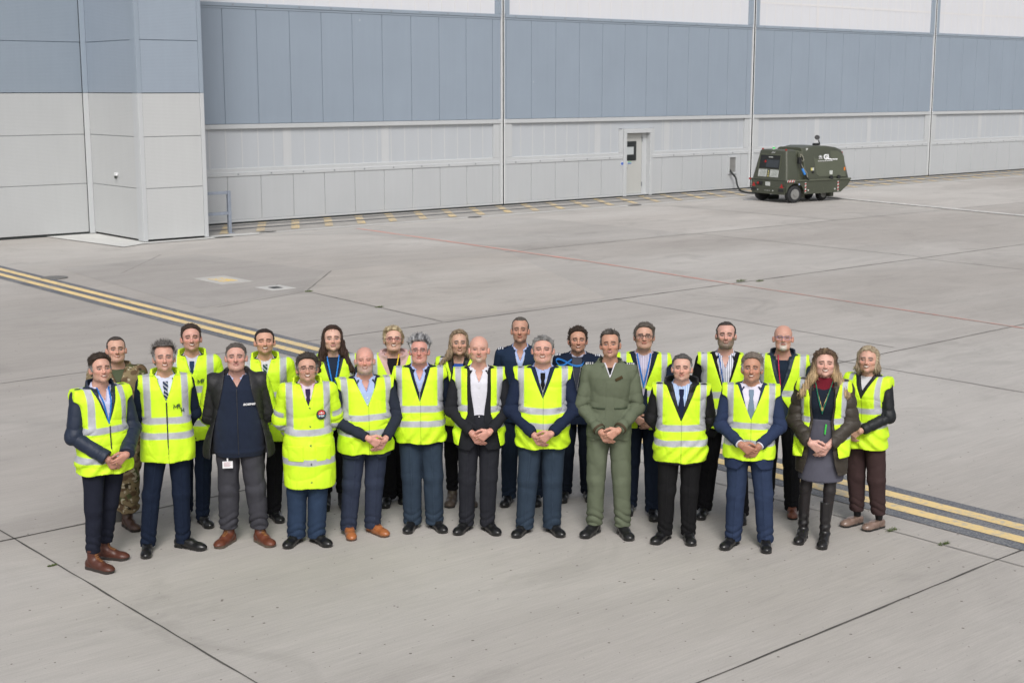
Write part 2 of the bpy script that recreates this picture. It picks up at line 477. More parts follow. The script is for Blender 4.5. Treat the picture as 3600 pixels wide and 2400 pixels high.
for gi, (u0, u1) in enumerate(GAPS):
    door = MB()
    # carcass behind the skins
    door.box(u0 + .05, u1 - .05, .20, .55, .10, ZT, 0)
    dl = door.build('sliding_door', M_GREYF, hangar)
    dl['label'] = ['door leaf partly behind the corner block', 'door leaf with the personnel door in it', 'door leaf behind the green trailer', 'door leaf at the right edge of the photo', 'farthest door leaf'][gi]
    base = u0 if gi else -.50
    first = {0: .64, 1: 12.13, 2: 24.6, 3: 36.6, 4: 48.5}[gi]
    ls = [first + 1.09 * k for k in range(-3, 13)]
    fr = MB()
    has_door = gi == 1
    if has_door:
        grooved('lower_cladding', u0 + .12, 16.46, .12, 1.36, .0, ls, M_GREY, M_SEAM, dl)
        grooved('lower_cladding', 17.92, u1 - .12, .12, 1.36, .0, [17.92 + .55 + 1.09 * k for k in range(6)], M_GREY, M_SEAM, dl)
    else:
        grooved('lower_cladding', u0 + .12, u1 - .12, .12, 1.36, .0, ls, M_GREY, M_SEAM, dl)
    grooved('blue_cladding', u0 + .05, u1 - .05, 2.84, 6.03, .0, ls, M_BLUE, M_SEAMB, dl)
    # trim: bottom rail, ledge below the glazing, rail under the blue field, side posts
    segs = [(u0 + .04, u1 - .04)] if not has_door else [(u0 + .04, 16.45), (17.93, u1 - .04)]
    for a, b in segs:
        fr.box(a, b, -.012, .075, .055, .117, .004)
        fr.box(a, b, -.022, .075, 1.363, 1.455, .006)
        fr.box(a, b, -.008, .075, 1.458, 1.585, .006)
        # sloping sill over the ledge
        fr.add([(a, -.022, 1.456), (b, -.022, 1.456), (b, .05, 1.60), (a, .05, 1.60)], [(0, 1, 2, 3)])
    fr.box(u0 + .04, u1 - .04, -.045, .075, 2.70, 2.83, .008)
    fr.box(u0 + .02, u0 + .115, -.02, .08, .12, 2.84, .008)
    fr.box(u1 - .115, u1 - .02, -.02, .08, .12, 2.84, .008)
    fr.box(u0 + .118, u0 + .36, -.006, .07, 1.59, 2.697, .004)
    fr.box(u1 - .36, u1 - .118, -.006, .07, 1.59, 2.697, .004)
    if has_door:
        fr.box(16.28, 16.447, -.004, .07, 1.59, 2.40, .004); fr.box(17.933, 18.06, -.004, .07, 1.59, 2.40, .004); pass
    # lower translucent strip
    gz = MB()
    for a, b in ([(u0 + .363, u1 - .363)] if not has_door else [(u0 + .363, 16.28), (18.06, u1 - .363)]): gz.box(a, b, .055, .075, 1.59, 2.697)
    if has_door: gz.box(16.283, 18.057, .055, .075, 2.425, 2.697)
    bt = gz; u = u0 + .78
    while u < u1 - .5:
        if not (has_door and 16.2 < u < 18.1):
            w = .022
            if abs((u - u0) - 3.9) < .27 or abs((u - u0) - 9.1) < .25: w = .022
            bt.box(u - w, u + w, .049, .054, 1.60, 2.69, 0, 1)
        u += .523
    for uu in ((u0 + u1) / 2 - 1.9, (u0 + u1) / 2 + 1.6):
        if not has_door or not 16.2 < uu < 18.1: bt.box(uu - .14, uu + .14, .0475, .0485, 1.60, 2.69, 0, 1)
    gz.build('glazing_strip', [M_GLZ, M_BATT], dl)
    # blue frame round the upper glazing
    fb = MB()
    fb.box(u0 + .05, u1 - .05, -.012, .075, 6.032, 6.09, .006)
    fb.box(u0 + .05, u1 - .05, -.03, .075, 6.094, 6.20, .008)
    fb.box(u0 + .02, u0 + .115, -.02, .08, 6.204, ZT, .008)
    fb.box(u1 - .115, u1 - .02, -.02, .08, 6.204, ZT, .008)
    fb.box(u0 + .118, u0 + .25, -.008, .07, 6.204, ZT, .006)
    fb.box(u1 - .25, u1 - .118, -.008, .07, 6.204, ZT, .006)
    MB().box(u0 - .01, u0 + .014, -.03, .09, .06, ZT, .004).build('edge_post', M_WHITE, dl)
    MB().box(u1 - .018, u1 + .01, -.03, .09, .06, ZT, .004).build('edge_post', M_WHITE, dl)
    gu = MB(); gu.box(u0 + .253, u1 - .253, .055, .075, 6.204, ZT)
    bu = gu; u = u0 + .72
    while u < u1 - .4:
        bu.box(u - .015, u + .015, .049, .054, 6.205, ZT, 0, 1); u += .523
    if gi >= 2:
        bu.box(u0 + .26, u1 - .26, .046, .048, 7.02, 7.10, 0, 1)
        bu.box((u0 + u1) / 2 - 2.2, (u0 + u1) / 2 - 2.05, .043, .045, 6.205, ZT, 0, 1)
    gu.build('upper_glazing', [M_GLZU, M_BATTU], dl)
    u = u0 + .5
    while u < u1 - .3:
        if not (has_door and 16.3 < u < 18): fr.box(u - .022, u + .022, -.03, -.0225, 1.395, 1.44, 0, 1)
        fb.box(u - .022, u + .022, -.038, -.031, 6.125, 6.17, 0, 1); u += 1.09
    fr.build('door_trim', [M_GREYF, M_BOLT], dl); fb.build('blue_trim', [M_BLUEF, M_BOLT], dl)
    sk = MB(); sk.box(u0 + .03, u1 - .03, .0, .09, .004, .05)
    sk.build('bottom_seal', M_BLACK, dl)
# black strips between the leaves stand in for the shade in the gaps
for (a, b) in ((10.84, 10.92), (23.35, 23.45), (35.38, 35.48), (47.2, 47.3)):
    s_ = MB(); s_.box(a + .012, b - .012, -.022, .3, .0, ZT); s_.build('gap_shade_strip', M_BLACK, hangar)

# personnel door in the second leaf
pd = MB(); pd.box(16.60, 17.545, .145, .185, .10, 2.245, .006)
pd = pd.build('personnel_door', panel_mat('grey_door_paint', (.44, .445, .43), .45), hangar)
pf = MB()
pf.box(16.46, 16.60, -.06, .20, .03, 2.26, .006); pf.box(17.775, 17.915, -.06, .20, .03, 2.26, .006)
pf.box(16.46, 17.915, -.06, .20, 2.263, 2.42, .006)
pf.box(17.55, 17.772, .13, .16, .03, 2.26, .004); pf.box(16.603, 17.772, .03, .16, .02, .095, .004)
pf.build('door_frame', M_GREYF, pd)
gl = MB(); gl.box(16.64, 17.26, .125, .143, 1.28, 1.97, .01); gl.build('window_frame', M_BLACK, pd)
gp = MB(); gp.box(16.70, 17.20, .117, .1235, 1.34, 1.91); gp.build('window_pane', simple('dark_door_glass', (.03, .034, .036), .12), pd)
nn = MB(); nn.box(16.76, 17.10, .109, .1155, 1.50, 1.77); nn.build('paper_notice', simple('notice_paper', (.45, .48, .49), .6, vary=.04), pd)
sg = MB(); sg.box(16.80, 17.02, .135, .143, 1.17, 1.26); sg.build('safety_sign', M_WHITE, pd)
sg = MB(); sg.box(16.83, 17.01, .128, .134, 1.22, 1.25); sg.build('sign_band', simple('sign_green', (.05, .36, .16), .5), pd)
sg = MB(); sg.box(16.83, 17.01, .128, .134, 1.175, 1.205); sg.build('sign_text_band', simple('sign_blue', (.10, .20, .55), .5), pd)
hd = MB(); hd.tube([(16.67, .13, 1.03), (16.67, .09, 1.03), (16.77, .085, 1.03)], .012); hd.build('handle', simple('steel_handle', (.35, .35, .35), .35, .8), pd)
hg = MB()
for z in (.35, 1.95): hg.box(17.53, 17.56, .105, .144, z, z + .15)
hg.build('hinge', M_BOLT, pd)
sd = MB(); sd.disc((16.40, -.012, 1.20), (0, -1, 0), .075, .006); sd.build('round_sign', M_WHITE, hangar)
sd = MB(); sd.disc((16.40, -.019, 1.20), (0, -1, 0), .058, .003); sd.build('round_sign_disc', simple('sign_disc_blue', (.06, .13, .45), .5), hangar)

# cable outlet box near the third leaf
ob = MB(); ob.box(22.08, 22.14, -.05, .03, .62, 1.30); ob.box(22.50, 22.56, -.05, .03, .62, 1.30); ob.box(22.14, 22.50, -.05, .03, 1.24, 1.30)
ob.box(22.14, 22.50, -.05, .03, .62, .67)
ob.build('cable_outlet', M_GREYF, hangar)
ob = MB(); ob.box(22.142, 22.498, -.008, -.002, .672, 1.238); ob.build('outlet_recess', simple('outlet_dark', (.20, .20, .195), .6), hangar)

# corner block and the wall left of it
def clad_box(name, x0, x1, y0, y1, parent, faces):
    pass
HZ = [1.35, 2.64]; HB = [5.02, 6.25]; SPLIT = 3.72
cb = empty('corner_block', (0, 0, 0)); cb.parent = hangar
def face_panels(axis, c0, c1, depth, part, rib):
    """horizontal panels with recessed joints on one face; axis 'x': runs along x at y=depth, 'y': runs along y at x=depth"""
    lv = [.06] + HZ + [SPLIT]; lb = [SPLIT] + HB + [7.6, 9.0, 11.0, ZT]
    for cuts, m, sm, nm in ((lv, M_GREY2, M_SEAM, 'grey_panel'), (lb, M_BLUE2, M_SEAMB, 'blue_panel')):
        mb = MB()
        for a, b in zip(cuts, cuts[1:]):
            z0, z1 = a + .009, b - .009
            if axis == 'x': mb.box(c0, c1, depth, depth + .05, z0, z1, .004)
            else: mb.box(depth - .05, depth, c0, c1, z0, z1, .004)
        if axis == 'x': mb.box(c0 + .002, c1 - .002, depth + .012, depth + .045, cuts[0] + .01, cuts[-1] - .01, 0, 1)
        else: mb.box(depth - .045, depth - .012, c0 + .002, c1 - .002, cuts[0] + .01, cuts[-1] - .01, 0, 1)
        mb.build(nm, [m, sm], part)
TX0, TX1, TY = -3.42, -1.62, -2.95
core = MB(); core.box(TX0 + .06, TX1 - .03, TY + .06, .30, .03, ZT); core.build('core', M_BLACK, cb)
face_panels('x', TX0 + .11, TX1 - .105, TY, cb, 1)
# left side of the block faces -x
lv = [.06] + HZ + [SPLIT]; lb = [SPLIT] + HB + [7.6, 9.0, 11.0, ZT]
for cuts, m, sm, nm in ((lv, M_GREY2, M_SEAM, 'grey_panel'), (lb, M_BLUE2, M_SEAMB, 'blue_panel')):
    mb = MB()
    for a, b in zip(cuts, cuts[1:]): mb.box(TX0, TX0 + .05, TY + .31, -.06, a + .009, b - .009, .004)
    mb.box(TX0 + .012, TX0 + .045, TY + .312, -.062, cuts[0] + .01, cuts[-1] - .01, 0, 1)
    mb.build(nm, [m, sm], cb)
for z0, z1, m in ((.03, SPLIT - .004, M_GREYF), (SPLIT + .004, ZT, M_BLUEF)):
    mb = MB()
    mb.box(TX0 - .012, TX0 + .105, TY - .012, TY + .05, z0, z1, .006)
    mb.box(TX0 - .012, TX0 + .05, TY + .053, TY + .305, z0, z1, .006)
    mb.box(TX1 - .10, TX1 + .012, TY - .012, TY + .05, z0, z1, .006)
    mb.box(TX1 - .03, TX1 + .012, TY + .053, -.02, z0, z1, .006)
    mb.box(TX0 - .14, TX0 - .003, -.075, -.02, z0, z1, .006)
    mb.box(TX0 - .012, TX0 + .04, -.057, -.003, z0, z1, .004)
    mb.build('corner_trim', m, cb)
wl = empty('side_wall', (0, 0, 0)); wl.parent = hangar
core = MB(); core.box(-16, TX0 - .02, .07, .4, .10, ZT); core.build('core', M_BLACK, wl)
def lw(cuts, m, sm, nm):
    mb = MB()
    for a, b in zip(cuts, cuts[1:]): mb.box(-16, TX0 - .143, -.0, .05, a + .009, b - .009, .004)
    mb.box(-15.9, TX0 - .145, .012, .045, cuts[0] + .01, cuts[-1] - .01, 0, 1)
    mb.build(nm, [m, sm], wl)
lw([.06] + HZ + [SPLIT], panel_mat('shaded_side_grey', (.425, .437, .442), .5, .025, rib=9), M_SEAM, 'grey_panel')  # side wall's shade put into the colour: darker copies of the block's panels
lw([SPLIT] + HB + [7.6, 9.0, 11.0, ZT], panel_mat('shaded_side_blue', (.235, .280, .333), .5, .03, rib=9), M_SEAMB, 'blue_panel')
sk = MB(); sk.box(-16, TX0 - .02, .01, .3, .003, .055); sk.build('bottom_seal', M_BLACK, wl)
# roof slab so that the building closes from any side
rf = MB(); rf.box(-16, 60, .0, 30, ZT + .004, ZT + .4); rf.box(-16, 60, 29, 30, 0, ZT); rf.box(-16, -15.7, .42, 29, 0, ZT); rf.box(59.7, 60, .6, 29, 0, ZT)
rf.build('shell', M_BLUEF, hangar)
# small white lamp on the side of the block
wl_ = MB(); wl_.box(TX0 - .06, TX0 - .002, -1.62, -1.50, 1.62, 1.70, .01); wl_.build('wall_lamp', M_WHITE, hangar)
wl_ = MB(); wl_.tube([(TX0 - .05, -1.56, 1.615), (TX0 - .05, -1.56, 1.55)], [.035, .025], 10); wl_.build('lamp_lens', simple('lamp_lens_dark', (.06, .07, .06), .3), hangar)

# galvanised guard rail beside the block
M_GALV = simple('galvanised_steel', (.29, .325, .39), .5, .35, vary=.12, scale=9)
gr = empty('guard_rail', W(-.57, 2.2, 0), WROT)
tag(gr, 'galvanised steel guard rail between the corner block and the hatched track strip', 'guard rail')
mb = MB(); mb.box(-.045, .045, -.045, .045, 0, 1.14, .006); mb.build('post', M_GALV, gr)
mb = MB(); mb.box(-1.03, -.047, -.035, .035, 1.05, 1.13, .006); mb.build('rail', M_GALV, gr)
mb = MB(); mb.box(-1.03, -.047, -.035, .035, .50, .58, .006); mb.build('rail', M_GALV, gr)
mb = MB(); mb.box(-.10, .10, -.10, .10, .0, .012); mb.build('base_plate', M_GALV, gr)
mb = MB(); mb.box(-1.06, -.985, -.045, .045, 0, 1.04, .006); mb.build('post', M_GALV, gr)

# covers set in the apron
def cover(name, u, v, su, sv, rim, fill, label, cat, inner=.45, rot=0.0, h=.006, inner_z=.011):
    e = empty(name, W(u, v, .0), WROT + rot)
    mb = MB(); mb.box(-su / 2, su / 2, -sv / 2, sv / 2, .0045, .0045 + h); mb.build('surround', rim, e)
    mb = MB(); mb.box(-su * inner / 2, su * inner / 2, -sv * inner / 2, sv * inner / 2, .0048 + h, inner_z + h); mb.build('lid', fill, e)
    return tag(e, label, cat)
cover('pit_cover', -5.43, 10.55, .72, 1.2, simple('pit_surround', (.47, .455, .43), .85, vary=.08, scale=3), paint_mat('yellow_lid_paint', (.72, .50, .13), .46, (.55, .52, .47), sc_=16), 'square pit with a worn yellow lid in a pale concrete surround', 'pit cover', .50)
cover('drain_cover', -5.22, 12.25, .55, .62, M_KERB, simple('drain_dark', (.03, .035, .035), .6), 'small square drain with a black opening in a pale surround', 'drain cover', .36)
def flat_plate(name, u, v, a, b, col, label, cat):
    o = MB(); o.disc((0, 0, .004), (0, 0, 1), 1.0, .012, 28)
    o = o.build(name, simple(name + '_metal', col, .6, .3, vary=.3, scale=12))
    o.location = W(u, v, 0); o.scale = (a, b, 1); o.rotation_euler = (0, 0, WROT)
    return tag(o, label, cat)
flat_plate('manhole_cover', -7.9, 8.0, .27, .27, (.19, .185, .175), 'round dark manhole cover beside the dark edge of the taxi line', 'manhole cover')
flat_plate('ground_anchor', -1.25, 3.05, .30, .10, (.05, .055, .05), 'dark metal plate at the foot of the corner block', 'ground plate')
flat_plate('ground_anchor', .35, 2.62, .26, .10, (.05, .055, .05), 'dark metal plate in the pale strip just right of the guard rail', 'ground plate')
flat_plate('ground_anchor', 7.45, 2.75, .26, .12, (.09, .09, .088), 'dark metal plate in the pale strip in front of the seventh hatched mark', 'ground plate')
flat_plate('ground_anchor', 14.3, 2.75, .30, .12, (.09, .09, .088), 'dark metal plate in the pale strip left of the personnel door', 'ground plate')

# weeds in the joints
M_WEED = simple('weed_leaf', (.10, .14, .035), .7, vary=.3, scale=30)
def weed(u, v, s, label, n=60, seed=0):
    rnd = random.Random(seed); mb = MB()
    for i in range(n):
        a = rnd.uniform(0, 6.283); r = s * math.sqrt(rnd.random()); x, y = r * math.cos(a) * 1.6, r * math.sin(a) * .6
        h = s * rnd.uniform(.15, .5); dx, dy = rnd.uniform(-.5, .5) * s, rnd.uniform(-.5, .5) * s; w = .006 + s * .05
        mb.add([(x - w, y, 0), (x + w, y + w, 0), (x + dx + w * .5, y + dy, h), (x + dx, y + dy, h * 1.05)], [(0, 1, 2, 3)])
    o = mb.build('weed', M_WEED); o.location = W(u, v, .003); o.rotation_euler = (0, 0, WROT)
    return tag(o, label, 'weed', 'weeds growing in the apron joints')
weed(2.45, 17.5, .09, 'tuft of green weed on the joint just beyond the red line', seed=1)
weed(2.75, 17.75, .07, 'smaller tuft of weed to the right of the tuft beyond the red line', seed=2)
weed(-9.17, 29.2, .045, 'small weed on the faint joint left of the lower right joint crossing', seed=3)
weed(-9.15, 29.72, .04, 'small grassy weed nearest the dark edge of the taxi line at lower right', seed=4)
weed(-5.0, 13.1, .055, 'weed at the corner of the pale concrete bay', seed=5)
weed(-5.1, 15.6, .05, 'weed on the joint below the pale concrete bay', seed=6)
weed(-11.1, 17.2, .045, 'lone weed on the grey concrete left of the taxi line', seed=7)
weed(-15.20, 25.3, .025, 'thin weed on the dark joint at lower left', seed=8)

# ------------------------------------------------------------------ olive ground support trailer
M_OLIVE = simple('olive_paint', (.058, .064, .045), .42, vary=.06, scale=3, Specular_IOR_Level=.5)
M_OLIVE2 = simple('olive_paint_light', (.082, .090, .062), .42, vary=.06, scale=3)
M_TYRE = simple('tyre_rubber', (.018, .019, .021), .75, vary=.15)
M_RIM = simple('wheel_rim', (.30, .30, .29), .45, .5, vary=.1)
M_DARK = simple('dark_recess', (.012, .013, .014), .6)
M_REDL = simple('red_lens', (.35, .02, .02), .25, vary=.03)
M_GREENL = simple('green_beacon_lens', (.05, .55, .12), .2, vary=.03)
M_ORL = simple('orange_lens', (.70, .20, .03), .25, vary=.03)
M_STK = simple('white_sticker', (.50, .52, .50), .5, vary=.05)
M_INK = simple('sticker_ink', (.10, .13, .10), .6)
M_YST = simple('yellow_sticker', (.55, .50, .18), .5)
tr = empty('ground_unit_trailer', (8.78, 48.86, 0), R(32))
tr.scale = (1, 1, .955)
tag(tr, 'olive green wheeled ground support trailer with a control panel, parked by the hangar doors', 'trailer')
def rrect(x0, x1, hw, z, r=.10, n=5):
    out = []
    for cx, cy, a0 in ((x1 - r, hw - r, 0), (x0 + r, hw - r, 90), (x0 + r, -hw + r, 180), (x1 - r, -hw + r, 270)):
        for k in range(n + 1):
            a = R(a0 + 90 * k / n); out.append((cx + r * math.cos(a), cy + r * math.sin(a), z))
    return out
def sect(x, hb, ht, z0, z1, r=.14, n=5):
    out = []
    for cy, cz, a0, rr in ((hb - .02, z0 + .02, -90, .02), (ht - r, z1 - r, 0, r), (-ht + r, z1 - r, 90, r), (-hb + .02, z0 + .02, 180, .02)):
        for k in range(n + 1):
            a = R(a0 + 90 * k / n); out.append((x, cy + rr * math.cos(a), cz + rr * math.sin(a)))
    return out
mb = MB()
mb.loft([rrect(.0, .62, .86, .79, .06), rrect(.005, .62, .86, .82, .07), rrect(.06, .62, .79, 1.20, .08), rrect(.13, .62, .68, 1.70, .08), rrect(.15, .62, .655, 1.82, .09), rrect(.20, .60, .60, 1.862, .09)])
mb.build('cab_cover', M_OLIVE, tr, True)
mb = MB(); mb.loft([sect(.60, .74, .56, .79, 1.80), sect(.96, .74, .56, .79, 1.84)]); mb.build('side_bay', M_OLIVE2, tr, True)
mb = MB()
mb.loft([sect(.93, .82, .60, .79, 1.90, .09), sect(1.10, .84, .63, .79, 1.93, .09), sect(1.45, .845, .64, .79, 1.985, .10), sect(2.05, .845, .645, .79, 1.975, .10), sect(2.50, .84, .63, .79, 1.92, .11), sect(2.78, .83, .60, .79, 1.84, .12), sect(2.89, .81, .58, .79, 1.72, .13), sect(2.96, .79, .57, .79, 1.30, .12)])
mb.build('engine_hood', M_OLIVE, tr, True)
mb = MB(); mb.loft([sect(.90, .855, .605, .79, 1.935), sect(.955, .855, .605, .79, 1.94)]); mb.build('hood_frame', M_OLIVE2, tr, True)
# pressed side panel on the hood
mb = MB()
pts = [(1.42, .98), (1.52, .90), (2.80, .86), (2.82, 1.60), (2.55, 1.78), (1.62, 1.84), (1.38, 1.60)]
for sd in (-1,):
    a = [(x, -(.847 - (z - .79) * .205) - .001, z) for x, z in pts]; b = [(x * .985 + .03, y - .012, z * .985 + .02) for x, y, z in a]
    mb.loft([a, b])
mb.build('side_panel', M_OLIVE2, tr)
for sd in (-1, 1):
    prof = [(0.0, .775), (2.97, .775), (2.97, .735), (2.93, .66), (2.86, .56), (2.66, .42), (2.52, .32), (.86, .30)]
    for k in range(13):
        a = R(-2 + 184 * k / 12); prof.append((.42 + .40 * math.cos(a), .33 + .37 * math.sin(a)))
    prof = prof[:-1] + [(0.0, .36)]
    mb = MB(); y0, y1 = (.84, .885) if sd > 0 else (-.885, -.84)
    mb.loft([[(x, y0, z) for x, z in prof], [(x, y1, z) for x, z in prof]]); mb.build('side_skirt', M_OLIVE, tr)
    mb = MB(); mb.tube([(-.02, sd * .885, .785), (2.0, sd * .885, .785), (2.98, sd * .885, .785)], .035, 8); mb.build('rubbing_strip', M_OLIVE2, tr, True)
mb = MB(); mb.box(.06, 2.55, -.66, .66, .36, .775, .02); mb.build('chassis', M_OLIVE, tr)
mb = MB(); mb.loft([[(-.03, y, .30) for y in (-.80, .80)] + [(.03, y, .30) for y in (.80, -.80)], [(-.05, y, .54) for y in (-.84, .84)] + [(.03, y, .54) for y in (.84, -.84)], [(-.015, y, .56) for y in (-.85, .85)] + [(.03, y, .56) for y in (.85, -.85)], [(.0, y, .775) for y in (-.86, .86)] + [(.04, y, .775) for y in (.86, -.86)]])
mb.build('rear_panel', M_OLIVE, tr)
for wx, wy, wr, ww in ((.42, -.76, .31, .20), (.42, .76, .31, .20), (2.15, -.34, .26, .18), (2.15, .34, .26, .18)):
    w = empty('wheel', (wx, wy, wr)); w.parent = tr; w.rotation_euler = (0, 0, R(8) if wx > 1 else 0)
    sd = -1 if wy < 0 else 1
    mb = MB(); rings = []
    for yy, rr in ((-.5, .62), (-.5, .86), (-.40, .97), (-.2, 1.0), (.2, 1.0), (.40, .97), (.5, .86), (.5, .62)):
        rings.append([(wr * rr * math.cos(2 * math.pi * k / 36), ww * yy, wr * rr * math.sin(2 * math.pi * k / 36)) for k in range(36)])
    mb.loft(rings); mb.build('tyre', M_TYRE, w, True)
    mb = MB(); mb.disc((0, sd * ww * .5, 0), (0, sd, 0), wr * .60, .008, 30); mb.disc((0, sd * (ww * .5 + .0085), 0), (0, sd, 0), wr * .22, .03, 16)
    mb.build('rim', M_RIM, w, True)
def fx_(z): return max(0, (z - .79)) * .148 - .002
def fq(name, y0, y1, z0, z1, off, mat, th=.006):
    mb = MB()
    a = [(fx_(z) - off, y, z) for y, z in ((y0, z0), (y1, z0), (y1, z1), (y0, z1))]; b = [(x - th, y, z) for x, y, z in a]
    mb.loft([a, b]); return mb.build(name, mat, tr)
fq('control_recess', -.44, .56, 1.20, 1.66, .002, M_DARK)
fq('recess_frame', -.48, -.445, 1.16, 1.70, .001, M_OLIVE2, .02); fq('recess_frame', .565, .60, 1.16, 1.70, .001, M_OLIVE2, .02)
fq('recess_frame', -.44, .56, 1.665, 1.70, .001, M_OLIVE2, .02)
fq('control_screen', -.40, .22, 1.24, 1.50, .009, simple('panel_screen', (.035, .042, .050), .3), .01)
fq('panel_lamp', -.06, .14, 1.58, 1.61, .009, M_STK); fq('stop_button', .24, .30, 1.40, 1.47, .009, M_REDL, .02)
for y0, y1 in ((.14, .56), (-.44, -.02)):
    fq('warning_label', y0, y1, .90, 1.155, .002, M_STK)
    mb = MB()
    for k in range(5):
        z = .93 + .045 * k; mb.loft([[(fx_(z) - .0085, y0 + .03, z), (fx_(z) - .0085, y1 - .04 - .05 * (k % 2), z), (fx_(z + .014) - .0085, y1 - .04 - .05 * (k % 2), z + .014), (fx_(z + .014) - .0085, y0 + .03, z + .014)],
                                  [(fx_(z) - .0100, y0 + .03, z), (fx_(z) - .0100, y1 - .04 - .05 * (k % 2), z), (fx_(z + .014) - .0100, y1 - .04 - .05 * (k % 2), z + .014), (fx_(z + .014) - .0100, y0 + .03, z + .014)]])
    mb.build('label_print', M_INK, tr)
for z in (.90, .98, 1.06): 
    mb = MB(); mb.loft([[(fx_(z) - .003, .055 + dy, z + .03 + dz) for dy, dz in ((-.035, 0), (0, -.035), (.035, 0), (0, .035))], [(fx_(z) - .009, .055 + dy, z + .03 + dz) for dy, dz in ((-.035, 0), (0, -.035), (.035, 0), (0, .035))]])
    mb.build('yellow_warning_mark', M_YST, tr)
for y in (-.70, .70):
    mb = MB(); mb.loft([[(-.045, y + dy, .54 + dz) for dy, dz in ((-.085, 0), (.085, 0), (0, .15))], [(-.056, y + dy, .54 + dz) for dy, dz in ((-.085, 0), (.085, 0), (0, .15))]]); mb.build('red_triangle', M_REDL, tr)
    mb = MB(); mb.box(-.075, -.045, y * .97 - .13, y * .97 + .13, .40, .49, .01); mb.build('tail_lamp', M_DARK, tr)
mb = MB(); mb.box(-.045, -.018, .28, .56, .60, .73, .01); mb.build('socket_plate', M_DARK, tr)
mb = MB(); mb.disc((-.046, .48, .665), (-1, 0, 0), .045, .02, 16); mb.build('stop_button', M_REDL, tr)
mb = MB(); mb.box(-.045, -.018, -.10, .12, .585, .72, .004); mb.build('number_plate', M_STK, tr)
for y in (-.28, -.10, .0, .10, .48):
    mb = MB(); mb.disc((-.05, y, .42), (-1, 0, 0), .022 if abs(y) > .2 else .014, .012, 12); mb.build('reflector', M_STK, tr)
# hazard stripes, reflectors and stickers on the near side
def hazard(x0, x1, z0, z1, y, vert):
    e = MB(); e.box(x0, x1, y - .004, y - .001, z0, z1); e.build('hazard_plate', M_STK, tr)
    e = MB(); n = 3
    for k in range(n):
        if vert: a = z0 + (z1 - z0) * (k + .15) / n; b = z0 + (z1 - z0) * (k + .62) / n; e.add([(x0, y - .0055, a), (x1, y - .0055, a + .03), (x1, y - .0055, min(b + .03, z1)), (x0, y - .0055, b)], [(0, 1, 2, 3)])
        else: a = x0 + (x1 - x0) * (k + .15) / n; b = x0 + (x1 - x0) * (k + .60) / n; e.add([(a, y - .0055, z0), (b, y - .0055, z0), (b + .04, y - .0055, z1), (a + .04, y - .0055, z1)], [(0, 1, 2, 3)])
    e.build('hazard_stripe', M_REDL, tr)
hazard(.0, .34, .745, .825, -.922, False); hazard(.84, .90, .36, .72, -.886, True); hazard(2.36, 2.42, .36, .72, -.886, True)
mb = MB(); mb.box(-.03, .05, .88, .98, .76, .82); mb.build('hazard_tab', M_REDL, tr)
for x, z, r_, m in ((.58, .66, .03, simple('pale_blue_sticker', (.35, .40, .62), .5)), (1.00, .44, .03, M_STK), (2.24, .44, .03, M_STK), (1.25, .46, .022, M_OLIVE2), (1.70, .46, .022, M_OLIVE2)):
    mb = MB(); mb.disc((x, -.886, z), (0, -1, 0), r_, .006, 14); mb.build('reflector', m, tr)
def sy(z, o=.0): return -(.847 - (z - .79) * .205) - .016 - o
for x, z, w, h, m in ((1.22, 1.17, .04, .05, M_YST), (1.29, 1.17, .035, .05, M_STK), (2.10, 1.02, .07, .08, M_STK), (2.76, 1.14, .03, .06, M_ORL), (1.12, 1.86, .04, .05, M_STK)):
    mb = MB(); y = sy(z) if z < 1.6 else -.62; mb.box(x - w, x + w, y - .010, y, z - h, z + h); mb.build('sticker', m, tr)
mb = MB(); mb.disc((1.26, sy(1.07), 1.07), (0, -1, 0), .04, .03, 14); mb.build('lock', M_DARK, tr)
for x in (2.05, 2.40): 
    mb = MB(); mb.disc((x, -.87, .86), (0, -1, 0), .07, .05, 16); mb.build('filler_cap', M_DARK, tr)
text_mesh("logo", "GL", .25, M_WHITE, tr, (1.84, sy(1.50, .006), 1.50), (R(78), 0, 0), .012)
mb = MB()
for k in range(7):
    x0 = 1.56 + .10 * k; mb.box(x0, x0 + .075, sy(1.45, .010), sy(1.45, .002), 1.435, 1.455)
for k in range(3):
    x0 = 2.13 + .12 * k; mb.box(x0, x0 + .10, sy(1.49, .012), sy(1.49, .002), 1.475, 1.515)
mb.build('small_lettering', M_WHITE, tr)
mb = MB()
for k in range(5):
    a = R(-60 + 30 * k); x, z = 1.69, 1.55
    mb.tube([(x + .03 * math.sin(a), sy(z + .03 * math.cos(a), .006), z + .03 * math.cos(a)), (x + .11 * math.sin(a), sy(z + .11 * math.cos(a), .006), z + .11 * math.cos(a))], [.012, .004], 6)
mb.box(1.60, 1.78, sy(1.53, .008), sy(1.53, .002), 1.525, 1.54); mb.build('emblem', M_WHITE, tr)
e = MB()
for k in range(3): e.tube([(fx_(1.755) - .012, .02 - .06 * k, 1.735), (fx_(1.79) - .012, -.01 - .06 * k, 1.785)], .008, 5)
e.build('small_emblem', M_WHITE, tr)
